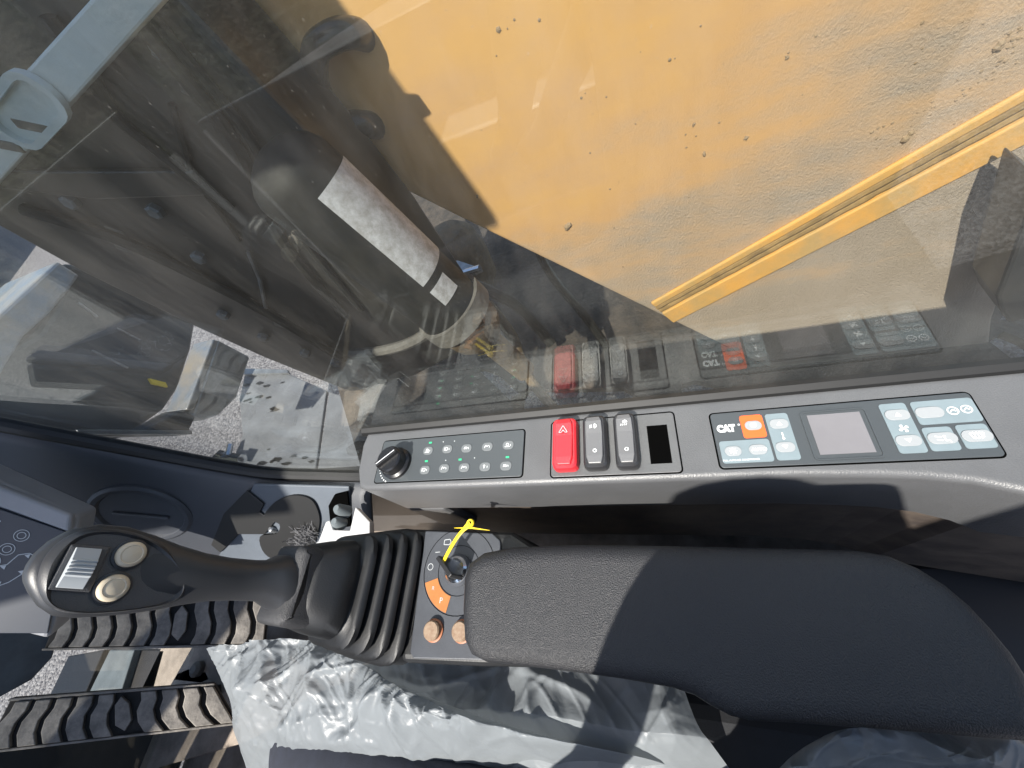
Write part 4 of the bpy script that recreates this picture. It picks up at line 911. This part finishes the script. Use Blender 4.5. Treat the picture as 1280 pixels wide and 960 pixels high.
# ================================================================== SEAT, FILM, PERSON
SZ = -.66
seat = thing('operator_seat', (-.32, .25, FZ), 'dark fabric operator seat under clear plastic covers', 'seat')
MB().box(F0, -.56, -.075, -.28, .52, SZ - .12, SZ).build('cushion', 'seat', seat, bevel=.04, seg=4)
MB().box(F0, -.52, -.12, -.2, .40, FZ + .001, SZ - .121).build('base', 'black', seat, bevel=.01)
MB().box(Frame((0, -.115, SZ), (1, 0, 0), (0, -.03, 1)), -.56, -.215, .05, .80, 0, .12).build('backrest', 'seat', seat, bevel=.04, seg=4)
MB().box(F0, -.03, .09, -.5, .12, FZ + .001, -.68).build('side_box', 'black', seat, bevel=.01)
def fbm(p, o=4): return noise.fractal(p, .9, 2.1, o)
def film(name, rows, label, amp=.02, seed=0, n=190, fold=24):
    # rows: list of polylines of (px,py,z)
    grid = [[onz(*p) for p in r] for r in rows]; C1 = [smooth_path(r, 8) for r in grid]; K1 = len(C1[0])
    cols = [smooth_path([C1[j][k] for j in range(len(C1))], 10) for k in range(K1)]
    def fn(u, v):
        fu_ = u * (K1 - 1); k = min(int(fu_), K1 - 2); t = fu_ - k
        def col(kk): L = cols[kk]; fv_ = v * (len(L) - 1); j = min(int(fv_), len(L) - 2); return L[j].lerp(L[j + 1], fv_ - j)
        p = col(k).lerp(col(k + 1), t); q = p * fold + Vector((seed, seed * 2, 0))
        q = q + Vector((noise.noise(q * .5), noise.noise(q * .5 + Vector((9, 3, 0))), 0)) * .5
        h = .7 * noise.noise(q * .2)
        for j, (ca_, sc, st_, wt, ml_) in enumerate(((.4, .40, .22, .75, 2.0), (1.5, .45, .25, .6, 2.2), (2.5, .75, .25, .34, 2.6), (.9, 1.3, .25, .17, 3.0), (2.0, 2.0, .25, .08, 3.2))):
            c_, s_ = math.cos(ca_ + seed), math.sin(ca_ + seed); w_v = Vector(((q.x * c_ + q.y * s_) * sc, (-q.x * s_ + q.y * c_) * sc * st_, j * 7.3 + q.z * .2))
            h += wt * (1 - min(1, abs(noise.noise(w_v)) * ml_)) ** 1.4
        for j, (ca_, sc, st_, wt) in enumerate(((.7, .9, .3, .16), (1.9, 1.2, .3, .13), (2.8, 1.7, .3, .09), (1.3, 2.4, .3, .06))):
            c_, s_ = math.cos(ca_ + seed), math.sin(ca_ + seed); w_v = Vector(((q.x * c_ + q.y * s_) * sc, (-q.x * s_ + q.y * c_) * sc * st_, 40 + j * 5.1))
            h += wt * max(0, 1 - abs(noise.noise(w_v)) * 7)
        h *= amp
        e = min(1, 6 * min(u, 1 - u) + .25) * max(.25, min(1, (.92 - v) * 3))
        return p + Vector((.25 * h, .2 * h, h)) * e
    return MB().grid(fn, n, int(n * .6)).build(name, 'plastic_film', smooth=True, angle=180, label=label, cat='plastic sheet')
film('plastic_sheet', [[(262, 812, -.66), (330, 806, -.655), (400, 804, -.645), (455, 828, -.62), (500, 858, -.60)],
                       [(275, 842, -.66), (350, 840, -.64), (430, 845, -.61), (510, 870, -.585), (600, 895, -.575)],
                       [(292, 885, -.68), (370, 885, -.63), (450, 890, -.60), (560, 905, -.575), (700, 925, -.565)],
                       [(310, 960, -.72), (390, 955, -.68), (480, 960, -.655), (600, 965, -.64), (830, 955, -.61)],
                       [(316, 1010, -.76), (400, 1000, -.73), (500, 1000, -.71), (620, 1000, -.70), (860, 985, -.66)]],
     'crumpled translucent white plastic sheet at the seat front, below the joystick boot', .028, 3)
film('plastic_sheet', [[(420, 780, -.660), (560, 780, -.66), (680, 785, -.66), (790, 795, -.66), (835, 800, -.66)],
                       [(460, 850, -.635), (570, 860, -.62), (690, 868, -.615), (790, 885, -.615), (868, 895, -.62)],
                       [(500, 900, -.64), (600, 900, -.61), (700, 910, -.60), (800, 925, -.605), (890, 930, -.62)],
                       [(560, 960, -.66), (650, 960, -.62), (740, 965, -.61), (830, 970, -.62), (915, 965, -.64)]],
     'smooth grey translucent plastic sheet below the armrest front', .024, 17, fold=15)
film('plastic_sheet', [[(1030, 922, -.46), (1100, 915, -.455), (1180, 918, -.45), (1260, 925, -.45), (1340, 935, -.45)],
                       [(1000, 940, -.47), (1080, 935, -.45), (1180, 940, -.44), (1260, 945, -.44), (1350, 955, -.44)],
                       [(965, 975, -.50), (1070, 970, -.47), (1170, 970, -.45), (1260, 975, -.45), (1360, 980, -.45)],
                       [(950, 1010, -.53), (1060, 1010, -.50), (1170, 1010, -.48), (1260, 1010, -.48), (1360, 1015, -.48)]],
     'bunched white plastic sheet behind the armrest, bottom right corner', .036, 31, fold=30)
# person: seated, one continuous skinned body in dark denim
def person():
    V = {}; E = []; order = []
    def add(n, p, r, prev=None):
        V[n] = (Vector(p), r); order.append(n)
        if prev: E.append((order.index(prev), len(order) - 1))
    add('pelvis', (-.36, -.10, -.52), (.15, .12))
    add('waist', (-.37, -.12, -.32), (.145, .11), 'pelvis'); add('chest', (-.38, -.06, -.12), (.16, .115), 'waist'); add('neck0', (-.39, .0, .04), (.07, .06), 'chest'); add('neck1', (-.395, .03, .09), (.05, .05), 'neck0')
    add('head', (-.40, .06, .18), (.072, .09), 'neck1'); add('crown', (-.40, .06, .27), (.058, .07), 'head')
    for s, sx in (('r', 1), ('l', -1)):
        cx = -.36
        add('hip' + s, (cx + .09 * sx, -.02, -.60), (.082, .075), 'pelvis'); add('th' + s, (cx + .118 * sx, .22, -.615), (.076, .068), 'hip' + s)
        add('kn' + s, (cx + .14 * sx, .64, -.69), (.058, .058), 'th' + s); add('sh' + s, (cx + .16 * sx, .66, -.86), (.052, .055), 'kn' + s); add('an' + s, (cx + .16 * sx, .68, -1.04), (.042, .045), 'sh' + s); add('to' + s, (cx + .17 * sx, .84, -1.08), (.04, .03), 'an' + s)
        add('so' + s, (-.38 + .17 * sx, -.06, -.03), (.06, .055), 'chest')
    add('elr', (-.205, .06, -.07), (.046, .046), 'sor'); add('wrr', (-.36, .16, -.30), (.032, .028), 'elr'); add('har', (-.40, .23, -.38), (.034, .02), 'wrr')
    add('ell', (-.60, .0, -.26), (.046, .046), 'sol'); add('wrl', (-.56, .16, -.44), (.032, .028), 'ell'); add('hal', (-.54, .24, -.47), (.034, .02), 'wrl')
    me = bpy.data.meshes.new('body'); base = Vector((-.36, .2, FZ))
    me.from_pydata([V[n][0] - base for n in order], E, [])
    o = bpy.data.objects.new('person', me); C.objects.link(o); o.location = base + EYE; BASE[o.name] = base
    sk = o.modifiers.new('skin', 'SKIN'); sk.use_smooth_shade = True
    for k, n in enumerate(order): me.skin_vertices[0].data[k].radius = V[n][1]
    me.skin_vertices[0].data[0].use_root = True
    o.modifiers.new('sub', 'SUBSURF').levels = 2; o.modifiers['sub'].render_levels = 2
    me.materials.append(M['denim']); tag(o, 'seated person in dark navy denim at the bottom edge', 'person'); return o
pers = person()
